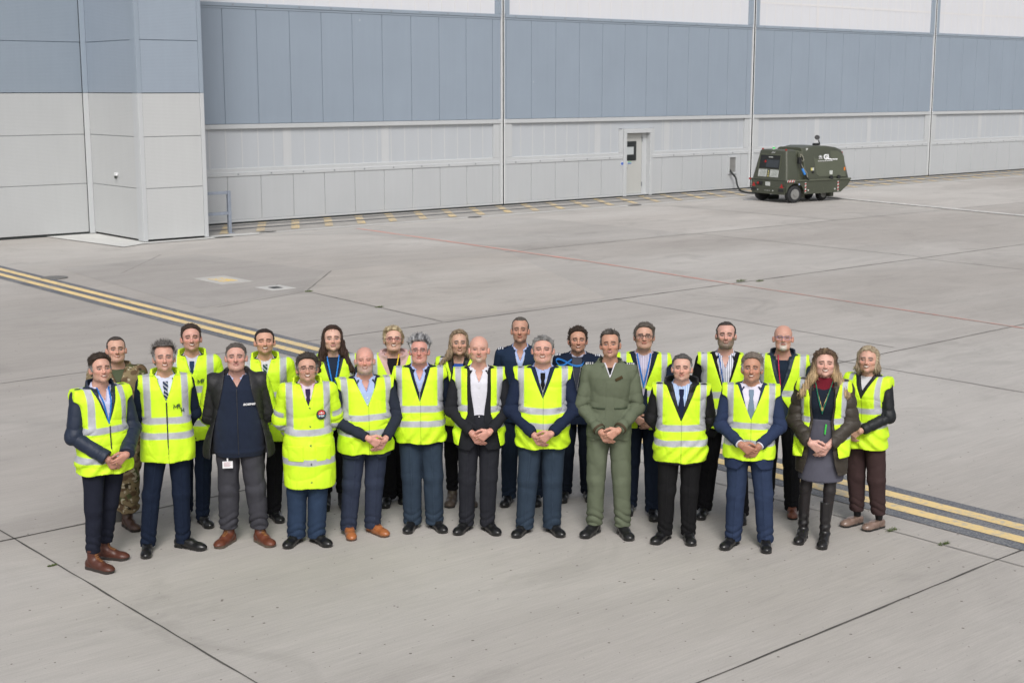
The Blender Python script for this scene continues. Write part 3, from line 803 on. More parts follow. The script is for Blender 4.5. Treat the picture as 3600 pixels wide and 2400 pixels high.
# roof fittings
mb = MB(); mb.tube([(.30, .12, 1.86), (.30, .12, 1.885)], .065, 16); mb.build('beacon_base', M_STK, tr)
mb = MB(); mb.tube([(.30, .12, 1.886), (.30, .12, 1.93), (.30, .12, 1.945)], [.055, .05, .02], 16); mb.build('beacon', M_GREENL, tr, True)
for x, y, z in ((.22, .58, 1.85), (.22, -.58, 1.85), (2.84, -.55, 1.70)):
    mb = MB(); mb.tube([(x, y, z), (x, y, z + .045)], .035, 10); mb.build('marker_lamp', M_REDL, tr, True)
mb = MB(); mb.box(2.02, 2.26, -.10, .08, 1.97, 2.05, .02); mb.build('exhaust_box', M_DARK, tr)
mb = MB(); mb.tube([(2.22, -.08, 2.04), (2.16, -.10, 2.16)], .022, 8); mb.disc((2.12, -.06, 2.25), (-.50, -.72, .48), .09, .03, 24); mb.build('exhaust_flap', M_DARK, tr)
# hoses in the side bay
mb = MB(); mb.box(.60, .72, -.84, -.70, 1.38, 1.60, .02); mb.build('plug_holder', M_DARK, tr)
mb = MB(); mb.tube([(.66, -.82, 1.40), (.69, -.86, 1.24), (.74, -.90, 1.10)], .03, 8); mb.build('hose', M_DARK, tr, True)
mb = MB(); mb.tube([(.70, -.88, 1.21), (.75, -.91, 1.08), (.79, -.92, 1.00)], .040, 10); mb.build('hose_sleeve', simple('blue_hose_sleeve', (.04, .22, .62), .5), tr, True)
mb = MB(); mb.tube([(.79, -.92, 1.00), (.87, -.92, .90), (.98, -.91, .81)], .03, 8); mb.build('hose', M_DARK, tr, True)
M_ROPE = simple('grey_cable', (.30, .29, .24), .7)
mb = MB(); mb.tube([(.76, -.72, 1.72), (.72, -.74, 1.58), (.80, -.77, 1.46), (.88, -.76, 1.50), (.86, -.72, 1.62), (.80, -.70, 1.70)], .014, 6); mb.build('cable', M_ROPE, tr, True)
mb = MB(); mb.tube([(.72, -.76, 1.42), (.80, -.84, 1.20), (.92, -.875, 1.05), (.95, -.88, .90)], .014, 6); mb.build('cable', M_ROPE, tr, True)
mb = MB(); mb.box(.70, .84, -.70, -.60, 1.60, 1.80, .02); mb.build('hook', M_OLIVE2, tr)
for x in (.95, 2.30): mb = MB(); mb.box(x, x + .16, -.62, -.45, .14, .36, .01); mb.build('support_foot', M_OLIVE, tr)
mb = MB(); mb.tube([(2.55, 0, .40), (2.95, 0, .22)], .035, 8); mb.build('tow_bar', M_DARK, tr)

# supply cable from the hangar outlet, plug box on the ground
cbn = MB()
pth = [W(22.2, .02, .76), W(22.18, .12, .66), W(22.3, .22, .48), W(22.25, .34, .24), W(22.05, .62, .09), W(21.75, 1.0, .04), W(21.3, 1.7, .03), W(21.25, 2.4, .035), W(20.55, 3.1, .05), W(20.25, 3.45, .10)]
fine_ = []
for i in range(len(pth) - 1):
    p0, p1, p2, p3 = [Vector(pth[max(0, min(len(pth) - 1, i + k))]) for k in (-1, 0, 1, 2)]
    for k in range(5):
        t = k / 5; fine_.append(.5 * ((2 * p1) + (p2 - p0) * t + (2 * p0 - 5 * p1 + 4 * p2 - p3) * t * t + (3 * p1 - p0 - 3 * p2 + p3) * t ** 3))
cbn.tube([tuple(q) for q in fine_], .036, 8)
tag(cbn.build('power_cable', M_BLACK, None, True), 'thick black cable drooping from the hangar outlet to the trailer', 'cable')
pb = MB(); pb.box(-.22, .22, -.13, .13, .0, .16, .03); pb = pb.build('cable_connector', M_BLACK)
pb.location = W(20.0, 3.9, 0); pb.rotation_euler = (0, 0, .3)
tag(pb, 'black connector block lying on the concrete beside the trailer wheel', 'connector')
pl_ = MB(); pl_.disc((0, 0, .002), (0, 0, 1), .22, .012, 16); pl_ = pl_.build('ground_anchor', M_BOLT); pl_.scale = (1, .45, 1); pl_.location = W(19.0, 3.7, 0)
tag(pl_, 'small metal plate on the concrete left of the black connector', 'ground plate')
# short grey stand seen between the two men at the left end
sd_ = empty('short_stand', (-3.575, 12.42, 0), R(10))
tag(sd_, 'short grey metal cylinder on the concrete behind the legs of the leftmost man', 'stand')
mb = MB(); mb.tube([(0, 0, .0), (0, 0, .012), (0, 0, .20), (0, 0, .205)], [.088, .09, .088, .08], 28); mb.build('drum', simple('grey_metal_drum', (.105, .105, .10), .45, .4, vary=.1), sd_, True)
mb = MB(); mb.tube([(0, 0, .206), (0, 0, .225)], [.092, .092], 28); mb.build('rim', M_GALV, sd_, True)
# ================================================================== people: surfaces grown from distance fields
F32 = np.float32
def seg(p, a, b, ra, rb=None, sc=None):
    """distance to a tapered capsule"""
    a = np.asarray(a, F32); b = np.asarray(b, F32); rb = ra if rb is None else rb
    pa = p - a; ba = b - a
    if sc is not None:
        pa = pa / np.asarray(sc, F32); ba = ba / np.asarray(sc, F32)
    h = np.clip((pa @ ba) / max(float(ba @ ba), 1e-9), 0, 1)
    return np.sqrt(((pa - h[:, None] * ba) ** 2).sum(1)) - (ra + (rb - ra) * h)
def ell(p, c, r):
    q = (p - np.asarray(c, F32)); r = np.asarray(r, F32)
    k0 = np.sqrt(((q / r) ** 2).sum(1)) + 1e-6; k1 = np.sqrt(((q / (r * r)) ** 2).sum(1)) + 1e-6
    return k0 * (k0 - 1) / k1
def smin(a, b, k):
    h = np.maximum(k - np.abs(a - b), 0) / k
    return np.minimum(a, b) - h * h * k * .25
def smax(a, b, k): return -smin(-a, -b, k)
def sstep(a, b, x):
    t = np.clip((x - a) / (b - a), 0, 1); return t * t * (3 - 2 * t)
def gauss(x, c, w): return np.exp(-((x - c) / w) ** 2)
def wob(p, seed, freq, st=(1, 1, 1)):
    """smooth wandering noise, about -1..1"""
    rs = np.random.RandomState(seed); q = p * np.asarray(st, F32) * freq; out = 0
    for i in range(4):
        k = rs.normal(size=3); k /= np.linalg.norm(k); k2 = rs.normal(size=3)
        out = out + np.sin(q @ k.astype(F32) * (1 + .45 * i) + 1.7 * np.sin(q @ k2.astype(F32) * .6 + rs.rand() * 6) + rs.rand() * 6.28) * (.42 / (1 + .25 * i))
    return out
def ridge(p, seed, freq, st=(1, 1, 1)):
    """sharp-crested cloth folds, -1..1"""
    w = wob(p, seed, freq, st)
    return 1 - 2.2 * np.abs(w)

def pleat(ph, e=.5):
    """soft bulges divided by sharp valleys, -1..1"""
    return 2.2 * np.abs(np.sin(ph)) ** e - 1.55
def mesh_sdf(fn, lo, hi, h, B=6, k=1.35):
    lo = np.asarray(lo, float); hi = np.asarray(hi, float)
    nb = np.maximum(1, np.ceil((hi - lo) / (h * B)).astype(int)); n = nb * B
    ci = np.stack(np.meshgrid(*[np.arange(m) for m in nb], indexing='ij'), -1).reshape(-1, 3)
    cp = (lo + (ci * B + B / 2 - .5) * h).astype(F32)
    cd = fn(cp)
    act = np.abs(cd) < h * B * .87 * k + .012
    f = np.empty(tuple(n), F32)
    f6 = f.reshape(nb[0], B, nb[1], B, nb[2], B)
    f6[...] = np.where(cd < 0, -1, 1).reshape(nb)[:, None, :, None, :, None]
    ai = ci[act]
    off = np.stack(np.meshgrid(*[np.arange(B)] * 3, indexing='ij'), -1).reshape(-1, 3)
    CH = 3000
    for s in range(0, len(ai), CH):
        a = ai[s:s + CH]
        idx = (a[:, None, :] * B + off[None]).reshape(-1, 3)
        v = fn((lo + idx * h).astype(F32))
        f[idx[:, 0], idx[:, 1], idx[:, 2]] = v
    # close the solid at the border of the box
    for ax in range(3):
        sl_ = [slice(None)] * 3; sl_[ax] = 0; f[tuple(sl_)] = np.maximum(f[tuple(sl_)], 1e-4)
        sl_[ax] = -1; f[tuple(sl_)] = np.maximum(f[tuple(sl_)], 1e-4)
    s = f < 0
    c = s[:-1, :-1, :-1].astype(np.int8)
    tot = c.copy()
    for d in ((1, 0, 0), (0, 1, 0), (0, 0, 1), (1, 1, 0), (1, 0, 1), (0, 1, 1), (1, 1, 1)):
        tot += s[d[0]:n[0] - 1 + d[0], d[1]:n[1] - 1 + d[1], d[2]:n[2] - 1 + d[2]]
    mx = np.nonzero((tot > 0) & (tot < 8)); cells = np.stack(mx, 1)
    if len(cells) == 0: return np.zeros((0, 3)), np.zeros((0, 4), int)
    acc = np.zeros((len(cells), 3)); cnt = np.zeros(len(cells))
    corners = [(x, y, z) for x in (0, 1) for y in (0, 1) for z in (0, 1)]
    cv = {q: f[cells[:, 0] + q[0], cells[:, 1] + q[1], cells[:, 2] + q[2]] for q in corners}
    for q in corners:
        for ax in range(3):
            if q[ax] == 1: continue
            r = list(q); r[ax] = 1; r = tuple(r)
            a, b = cv[q], cv[r]; m = (a < 0) != (b < 0)
            t = np.where(m, a / np.where(m, a - b, 1), 0)
            pt = np.array(q, float)[None].repeat(len(cells), 0); pt[:, ax] += t
            acc[m] += pt[m]; cnt[m] += 1
    V = lo + (cells + acc / cnt[:, None]) * h
    ids = np.full(tuple(n - 1), -1, np.int32); ids[mx] = np.arange(len(cells))
    Q = []
    for ax in range(3):
        u, w = (ax + 1) % 3, (ax + 2) % 3
        sa = [slice(1, -1)] * 3; sa[ax] = slice(0, -1); sb = [slice(1, -1)] * 3; sb[ax] = slice(1, None)
        A = s[tuple(sa)]; Bb = s[tuple(sb)]
        e = np.nonzero(A != Bb); flip = A[e]
        base = np.stack(e, 1); base[:, u] += 1; base[:, w] += 1
        def gid(du, dw):
            q = base.copy(); q[:, u] -= du; q[:, w] -= dw
            return ids[q[:, 0], q[:, 1], q[:, 2]]
        q = np.stack([gid(1, 1), gid(0, 1), gid(0, 0), gid(1, 0)], 1)
        q[~flip] = q[~flip][:, ::-1]
        Q.append(q)
    Q = np.concatenate(Q); Q = Q[(Q >= 0).all(1)]
    return V, Q

# -------------------------------------------------------------- materials for people
def attr_mat(name, rough, vary=.06, fine=0, fscale=400, nscale=14, sheen=0.0, spec=.3, sss=0.0, crumple=0, **k):
    t = NT(name)
    a = t.n('ShaderNodeAttribute'); a.attribute_name = 'Col'
    f = t.noise(t.coord(), nscale, 4, .65)
    c = t.mix(1.0, a.outputs['Color'], t.ramp(f, [(.28, 1 - vary), (.72, 1 + vary)]), 'MULTIPLY')
    t.set(c, rough, Specular_IOR_Level=spec)
    if sheen: t.b.inputs['Sheen Weight'].default_value = sheen; t.b.inputs['Sheen Roughness'].default_value = .6
    if sss:
        t.b.inputs['Subsurface Weight'].default_value = sss; t.b.inputs['Subsurface Radius'].default_value = (.012, .005, .003)
        t.b.inputs['Subsurface Scale'].default_value = 1.0
    if crumple:
        a1 = t.noise(t.coord(scale=(1, 1, .7)), 7, 1, .5, .9); a2 = t.noise(t.coord(scale=(1, 1, .5)), 22, 2, .5, .4)
        hh = t.math('ADD', t.math('MULTIPLY', t.math('ABSOLUTE', t.math('SUBTRACT', a1, .5)), 2.2), t.math('MULTIPLY', a2, .35))
        t.bump(hh, crumple, .016)
    elif fine: t.bump(t.noise(t.coord(), fscale, 2), fine, .002)
    return t.m
MP_SKIN = attr_mat('skin', .50, .05, .15, 260, spec=.35, sss=.12)
MP_CLOTH = attr_mat('woven_cloth', .85, .05, .25, 500, spec=.12, crumple=.30)
MP_FLEECE = attr_mat('fleece_cloth', .95, .08, .5, 260, sheen=.05, spec=.1, crumple=.3)
MP_SHELL = attr_mat('shell_fabric', .55, .05, .15, 300, spec=.35, crumple=.40)
MP_VIS = attr_mat('hi_vis_fabric', .60, .03, .12, 420, spec=.3, crumple=.5)
MP_LEATHER = attr_mat('shoe_leather', .28, .08, .15, 90, spec=.55)
MP_BOOT = attr_mat('oiled_leather', .42, .12, .3, 90, spec=.45)
MP_HAIR = attr_mat('hair', .62, .34, .9, 300, 170, spec=.22)
M_FRAME = simple('spectacle_frame', (.03, .03, .035), .3, vary=.02)
M_FRAMER = simple('dark_red_spectacle_frame', (.22, .03, .05), .3, vary=.02)
M_FRAMEB = simple('blue_spectacle_frame', (.06, .12, .36), .3, vary=.02)
M_ZIP = simple('zip_metal', (.45, .45, .46), .35, .7, vary=.05)
M_ZIPD = simple('dark_zip', (.02, .022, .028), .5, vary=.05)
M_STUD = simple('press_stud', (.04, .045, .05), .4, vary=.02)
M_GOLD = simple('gold_ring', (.75, .55, .22), .3, .9, vary=.02)
M_LWHITE = simple('white_lettering', (.78, .78, .80), .5, vary=.02)
M_LDARK = simple('dark_green_lettering', (.02, .06, .035), .6, vary=.02)
M_CARD = simple('white_card', (.70, .70, .72), .35, vary=.03)
M_CARDINK = simple('card_ink', (.42, .22, .25), .5, vary=.2, scale=60)

C = dict(navy=(.010, .016, .034), navy2=(.014, .022, .044), rafblue=(.028, .043, .066), black=(.010, .010, .012), char=(.017, .018, .022),
         suitblue=(.023, .035, .078), darksuit=(.022, .027, .042), grey=(.066, .066, .076), blueslack=(.024, .041, .078), white=(.60, .61, .66), ltblue=(.36, .45, .68),
         lilac=(.52, .54, .72), pinkish=(.62, .52, .62), vis=(.59, .87, .026), tape=(.41, .42, .455), flight=(.112, .130, .088), brown=(.060, .040, .028),
         boot=(.105, .030, .018), tan=(.33, .115, .040), camo=(.2, .17, .1), dress=(.085, .085, .11), puffa=(.040, .033, .026), maroon=(.14, .012, .022),
         plum=(.045, .027, .027), bronze=(.19, .13, .105), pink=(.50, .34, .33), tights=(.020, .017, .018))
SKIN = dict(a=(.60, .37, .295), b=(.56, .34, .265), c=(.44, .235, .165), d=(.58, .37, .29), t=(.50, .285, .20))

# clothed torso: half width, half depth and centre by height (for 1.78 m)
TZ = np.array([.70, .82, .90, 1.00, 1.10, 1.20, 1.30, 1.37, 1.42, 1.455, 1.48, 1.505, 1.53, 1.56])
TA = np.array([.170, .175, .177, .168, .156, .157, .168, .176, .176, .156, .120, .084, .062, .040])
TB = np.array([.128, .134, .134, .126, .118, .120, .126, .122, .110, .094, .078, .068, .060, .040])
BA = TA * np.array([.8, .82, .86, .88, .88, .90, .92, .90, .88, .86, .86, .86, .95, 1])
BB = TB * np.array([.8, .80, .84, .82, .80, .82, .84, .84, .82, .82, .84, .88, .95, 1])
def torso(p, t, P, body=False):
    s = P['s']; w = P['w']
    z = p[:, 2] / s - t * .8
    A, Bv = (BA, BB) if body else (TA, TB)
    a = np.interp(z, TZ, A).astype(F32) * w; b = np.interp(z, TZ, Bv).astype(F32) * (w * .5 + .5)
    if not body:
        a = a + P['belly'] * .45 * gauss(z, 1.06, .20) + P.get('hipw', 0) * gauss(z, .92, .14) - P.get('waist', 0) * gauss(z, 1.13, .12)
    bel = (P['belly'] * gauss(z, 1.08, .19) + P.get('bust', 0) * gauss(z, 1.27, .07)) * (0 if body else 1)
    y = p[:, 1]
    b = np.where(y < 0, (b + bel) * (1 - .40 * sstep(1.37, 1.49, z)), b)
    a = a + t; b = b + t
    x = np.abs(p[:, 0]); ay = np.abs(y) ; e = 2.35
    q = ((x / a) ** e + (ay / b) ** e) ** (1 / e) + 1e-5
    g = q ** (1 - e) * np.sqrt(((x / a) ** (e - 1) / a) ** 2 + ((ay / b) ** (e - 1) / b) ** 2) + 1e-3
    d = (q - 1) / np.maximum(g, .5)
    d = np.minimum(d, .6)
    return smax(d, (z - 1.545) * s, .02)

def arm_pts(P, side):
    """shoulder, elbow, wrist for one arm; side -1 is image left"""
    s = P['s']; w = P['w']; k = P['arms']
    S = np.array([side * .178 * w, .008, 1.428 * s])
    bel = P['belly']
    if k == 'front':
        hz = P.get('hz', 0); hx = P.get('hx', 0); sp = P.get('spread', 0)
        top = P.get('top', 1)
        E = np.array([side * (.236 * w + bel * .40), -.012 - bel * .3, 1.115 * s])
        Wr = np.array([side * (.080 + sp) + hx, -.192 - bel * .9 - (.026 if side == top else 0), (.952 + hz) * s + (.018 if side == top else 0)])
    elif k == 'back':
        E = np.array([side * (.226 * w + bel * .3), .085, 1.145 * s]); Wr = np.array([side * .13, .205, .955 * s])
    else:
        E = np.array([side * (.235 * w), .03, 1.13 * s]); Wr = np.array([side * .25 * w, -.05, .885 * s])
    if P.get('elb') and k == 'front': E = E + np.array([side * P['elb'], 0, 0])
    return S, E, Wr
def arm(p, P, side, rs, re, rw, k=.03, folds=0.0, seed=0, ext=0.0):
    rs, re, rw = rs * .95, re * .92, rw * .95
    S, E, Wr = arm_pts(P, side)
    if ext: Wr = Wr + (Wr - E) / np.linalg.norm(Wr - E) * ext
    d1 = seg(p, S, E, rs, re); d2 = seg(p, E, Wr, re * .97, rw)
    d = smin(d1, d2, k)
    # flat cuff end
    n = (Wr - E) / np.linalg.norm(Wr - E)
    cap = (p - Wr.astype(F32)) @ n.astype(F32)
    near = np.sqrt(((p - Wr.astype(F32)) ** 2).sum(1)) < .12
    d = np.where(near, np.maximum(d, cap), d)
    if folds:
        ba = (E - S).astype(F32); h1 = ((p - S.astype(F32)) @ ba) / (ba @ ba)
        bb = (Wr - E).astype(F32); h2 = ((p - E.astype(F32)) @ bb) / (bb @ bb)
        tt = np.clip(h1, 0, 1) + np.clip(h2, 0, 1)
        ang = p @ np.array([3.0, 9.0, 4.0], F32)
        f = pleat(tt * 10.5 + .9 * np.sin(ang * 1.1 + seed) + seed) * (.18 + 1.0 * gauss(tt, 1.0, .26) + .8 * gauss(tt, 1.82, .22))
        g2 = pleat(wob(p, seed + 5 + side, 9, (1, 1, .7)) * 2.2 + tt * 2)
        d = d - folds * (f * .62 + g2 * .42)
    return d

def neck_axis_y(z, s): return .022 - (z / s - 1.46) * .22

def build_obj(name, fn, lo, hi, h, mat, parent, colfn, k=1.35):
    V, Q = mesh_sdf(fn, lo, hi, h, k=k)
    if len(V) == 0: return None
    c = colfn(V.astype(F32)) if callable(colfn) else np.tile(np.array(colfn, F32), (len(V), 1))
    return mesh_obj(name, V, Q, mat, parent, True, c)

# -------------------------------------------------------------- head
def head_frame(P):
    s = P['s']
    c = np.array([P.get('hdx', 0), -.028 + P.get('hdy', 0), P['h'] - .122 - (P.get('ht', .014) + P.get('spike', 0) * .6 if P.get('hairs') else 0) * .6])
    yw, pt, rl = R(P.get('hyaw', 0)), R(P.get('hpitch', 13)), R(P.get('hroll', 0))
    M = (Matrix.Rotation(yw, 3, 'Z') @ Matrix.Rotation(-pt, 3, 'X') @ Matrix.Rotation(rl, 3, 'Y'))
    return c, np.array(M, dtype=float)
def to_head(p, P):
    c, M = P['_hf']
    q = (p - c.astype(F32)) @ M.astype(F32)
    return q * np.array([1 / P['hw'], 1, 1 / P['hl']], F32)
def face_d(q, P):
    """head in its own axes: eyes at z=0, face towards -y"""
    fem = P.get('fem', 0); jw = P.get('jaw', 1.0) * .5 + .46
    d = ell(q, (0, .016, .036), (.0790, .094, .086))
    d = smin(d, ell(q, (0, -.022, -.014), (.0665, .068, .086)), .022)
    d = smin(d, ell(q, (0, -.056, -.091), (.027 * jw, .029, .023)), .024)
    xx = np.abs(q[:, 0]); m = np.stack([xx, q[:, 1], q[:, 2]], 1)
    d = smin(d, ell(m, (.041 * jw, -.010, -.061), (.024, .038, .036)), .026)
    d = smin(d, ell(m, (.045, -.055, -.022), (.023, .024, .019)), .018)          # cheek
    d = smin(d, seg(m, (.008, -.089, .018), (.042, -.078, .021), .0115 if not fem else .006, .010), .014)   # brow
    d = smax(d, -ell(m, (.031, -.104, -.001), (.019, .019, .013)), .012)        # socket
    d = smin(d, ell(m, (.031, -.0775, -.001), (.0135, .0125, .0105)), .003)      # eyeball
    d = smin(d, seg(q, (0, -.086, .008), (0, -.098 - .012 * P['nose'], -.031), .0080, .0115 * P['nose'] ** .5 + .001), .009)   # nose
    d = smin(d, ell(m, (.011, -.096, -.035), (.009, .011, .008)), .008)
    d = smin(d, ell(q, (0, -.0875, -.057), (.023, .011, .007)), .006)           # lips
    d = smin(d, ell(q, (0, -.086, -.067), (.019, .011, .007)), .006)
    d = smax(d, -ell(q, (0, -.100, -.0615), (.024, .008, .0022)), .003)
    if P.get('jowl'): d = smin(d, ell(q, (0, -.026, -.094), (.051, .048, .028)), .03)
    me_ = np.stack([m[:, 0] - .30 * (m[:, 1] - .004), m[:, 1], m[:, 2]], 1)
    ear = smax(ell(me_, (.0835, .012, -.010), (.0085, .0165, .0295)), -ell(me_, (.092, .006, -.008), (.006, .009, .017)), .004)
    ear = smin(ear, ell(m, (.077, .008, -.018), (.010, .012, .02)), .01)
    return smin(d, ear, .005)

def hair_c(P, q, seed):
    base = np.array(P['hair'], F32); n = len(q)
    st = P.get('streak', .22)
    f = wob(q, seed, 190, (1, .35, .35)) * .6 + wob(q, seed + 1, 70) * .4
    c = base[None] * (1 + st * f[:, None])
    if 'hair2' in P:
        h2 = np.array(P['hair2'], F32)
        m = P.get('h2mode', 'sides')
        if m == 'sides': k = sstep(.055, .005, q[:, 2]) * sstep(-.09, -.02, q[:, 1])
        elif m == 'mix': k = np.clip(.5 + .8 * wob(q, seed + 3, 120, (1, .4, .4)), 0, 1)
        else: k = np.clip(sstep(.05, -.14, q[:, 2]) + .35 * wob(q, seed + 3, 90, (1, .4, .3)), 0, 1)
        c = c * (1 - k[:, None]) + h2[None] * (1 + st * f[:, None]) * k[:, None]
    return np.clip(c, 0.003, 1)

def face_paint(q, P):
    sk = np.array(P['skin'], F32); x = q[:, 0]; y = q[:, 1]; z = q[:, 2]; ax = np.abs(x)
    c = np.tile(sk, (len(q), 1))
    front = sstep(-.035, -.06, y)
    def lay(k, col):
        nonlocal c
        k = np.clip(k, 0, 1)[:, None]; c = c * (1 - k) + np.array(col, F32)[None] * k
    red = sk * np.array([1.06, .74, .72], F32)
    lay(.55 * gauss(ax, .042, .020) * gauss(z, -.028, .022) * front * P.get('ruddy', 1), red)
    lay(.5 * gauss(ax, 0, .014) * gauss(z, -.028, .016) * front * P.get('ruddy', 1), red)
    lay(.45 * sstep(.064, .075, ax) * sstep(-.05, 0, -np.abs(z + .01)) , red)
    lay(.08 * gauss(z, .095, .03) * front, red) if P.get('bald') else None
    # stubble or beard
    bd = P.get('beard')
    if bd is None and not P.get('fem'): bd = ((.10, .085, .075), 'full', .12)
    if bd:
        zone = sstep(-.036, -.052, z + .25 * (.03 - ax)) * sstep(.03, 0, y) if bd[1] != 'goatee' else gauss(ax, 0, .034) ** .5 * sstep(-.040, -.048, z) * sstep(.036, .026, ax) * front
        if bd[1] == 'full': zone = np.maximum(zone, sstep(.05, .058, ax) * sstep(.0, -.02, z) * sstep(.02, -.0, y))
        cheek = gauss(ax, .030, .018) * gauss(z, -.040, .012) * (y < -.05)
        zone = zone * (1 - .8 * cheek) * (1 - .75 * gauss(ax, 0, .018) * gauss(z, -.0615, .006) * front)
        lay(zone * bd[2] * (1 + .2 * wob(q, 9, 260)), bd[0])
    # mouth
    lay(.75 * sstep(1.15, .85, np.sqrt((x / .0235) ** 2 + ((z + .0615) / .0105) ** 2)) * front, P.get('lip', sk * np.array([.86, .52, .50], F32)))
    sm = P.get('smile', 0)
    zz = z + .0615 - sm * 14 * x * x
    lay(.9 * sstep(1.15, .9, np.sqrt((x / (.020 + .006 * sm)) ** 2 + (zz / (.0030 + .0052 * sm)) ** 2)) * front, (.12, .035, .03))
    if sm: lay(.95 * sstep(1.1, .85, np.sqrt((x / .0195) ** 2 + ((zz - .0010) / (.0044 * sm + .001)) ** 2)) * front, (.72, .66, .58))
    if sm: lay(.6 * gauss(ax - .030 - .35 * (-.03 - z), 0, .0035) * gauss(z, -.045, .016) * front, sk * .62)
    # brows and eyes
    br = np.array(P.get('brow', tuple(min(c_, .09) * k_ for c_, k_ in zip(P.get('hair', (.08, .05, .03)), (.9, .8, .75)))), F32)
    arch = .0215 - 9 * (ax - .026) ** 2 + P.get('browz', 0)
    lay(P.get('browk', .92) * sstep(.0078, .0040, np.abs(z - arch)) * sstep(.009, .013, ax) * sstep(.054, .046, ax) * front, br)
    ez = -.001; eh = P.get('eyeh', .0050) * 1.2
    e = np.sqrt(((ax - .033) / .0158) ** 2 + ((z - ez) / (eh * 1.5)) ** 2)
    lay(.62 * gauss(ax, .031, .020) * gauss(z, .005, .011) * front, sk * np.array([.52, .42, .42], F32))  # shadow under the brow, painted into the skin
    lay(.82 * sstep(1.3, .9, e) * front, (.10, .060, .050))
    if eh > .004:
        lay(.55 * sstep(1.0, .8, np.sqrt(((ax - .033) / .0130) ** 2 + ((z - ez + .0005) / (eh * .85)) ** 2)) * front, (.52, .47, .44))
    lay(.85 * sstep(1.1, .7, np.sqrt(((ax - .033) / .0058) ** 2 + ((z - ez) / max(eh, .004)) ** 2)) * front, (.030, .028, .030))
    lay(.16 * gauss(ax, .0085, .004) * gauss(z, -.0405, .003) * front, sk * .35)      # nostrils
    if P.get('frown'): lay(.4 * gauss(ax, .0065, .0025) * gauss(z, .026, .010) * front, sk * .55)
    # shaved or thinning scalp
    if P.get('stubblehair'):
        k = sstep(-.045, -.015, y + P['stubblehair'][1] * (z - .05)) * sstep(.105, .06, z * 1.0 + .0) * sstep(-.055, -.035, z + .2 * np.maximum(y, 0)) * (1 - sstep(.074, .082, ax) * sstep(.03, .01, np.abs(z + .01)))
        lay(k * P['stubblehair'][2], P['stubblehair'][0])
    return np.clip(c, 0.004, 1)

# -------------------------------------------------------------- hands
def hand_prims(Wr, f, up, th, curl, sc=1.0, spreadk=1.0):
    """capsules of a hand: wrist point, pointing direction, back-of-hand normal, thumb side"""
    f = np.array(f, float); f /= np.linalg.norm(f)
    up = np.array(up, float); up -= f * (up @ f); up /= np.linalg.norm(up)
    l = np.cross(up, f) ; l /= np.linalg.norm(l)
    if (l @ np.array(th, float)) < 0: l = -l
    pr = []
    kn = []
    for i, (off, ln) in enumerate(((.031, .095), (.011, .099), (-.010, .094), (-.029, .085))):
        k = Wr + f * ln * sc + l * off * sc * spreadk - up * .002 * i
        pr.append((Wr + l * off * .45 * sc + f * .012, k, .0165 * sc, .0115 * sc, 0)); kn.append(k)
    fl = (.072, .080, .074, .058)
    for i, k in enumerate(kn):
        d = f.copy(); p = k; r = .0098 * sc
        for j, fr in enumerate((.45, .31, .24)):
            ang = R(curl * (1, 1.15, .8)[j] + 5 * i)
            d = d * math.cos(ang) - up * math.sin(ang); d /= np.linalg.norm(d)
            nu = up - d * (up @ d)
            q = p + d * fl[i] * fr * sc
            pr.append((p, q, r, r * .9, 1 + i)); p = q; r *= .9
            up_ = np.cross(l, d); up = up  # keep palm plane for the next finger
        # restore for next finger
    b0 = Wr + f * .018 * sc + l * .020 * sc - up * .006
    b1 = b0 + (f * .62 + l * .66 - up * .18) * .046 * sc
    b2 = b1 + (f * .88 + l * .25 - up * .12) * .034 * sc
    b3 = b2 + (f * .96 + l * .02 - up * .16) * .026 * sc
    pr += [(b0, b1, .0165 * sc, .0125 * sc, 5), (b1, b2, .0118 * sc, .0105 * sc, 5), (b2, b3, .0105 * sc, .0088 * sc, 5)]
    return pr
def hand_d(p, pr):
    groups = {}
    for a, b, ra, rb, g in pr:
        d = seg(p, a, b, ra, rb)
        groups[g] = d if g not in groups else smin(groups[g], d, .012 if g == 0 else .004)
    d = groups[0]
    for g in range(1, 6): d = smin(d, groups[g], .004)
    return d
def hands(P):
    out = []
    hs = P.get('hs', 1.0)
    for side in (-1, 1):
        S, E, Wr = arm_pts(P, side)
        n = (Wr - E) / np.linalg.norm(Wr - E); Wv = Wr + n * .008
        if P['arms'] == 'front':
            tp = P.get('top', 1)
            if side != tp: pr = hand_prims(Wv, (-side * .60, -.02, -.80), (side * .15, -1, -.25), (-side * .4, .2, .9), 24, hs)
            else: pr = hand_prims(Wv, (-side * .78, -.14, -.52), (side * .12, -1, -.10), (-side * .3, .1, 1), 34, hs)
        elif P['arms'] == 'back':
            pr = hand_prims(Wv, (-side * .8, .15, -.5), (0, 1, 0), (0, 0, 1), 25, hs)
        else:
            pr = hand_prims(Wv, (0, -.15, -1), (side, 0, 0), (0, -1, 0), 25, hs)
        out.append(pr)
    return out

def add_ring_poly(pts, r, n=6):
    mb = MB(); mb.tube(pts, r, n); return mb

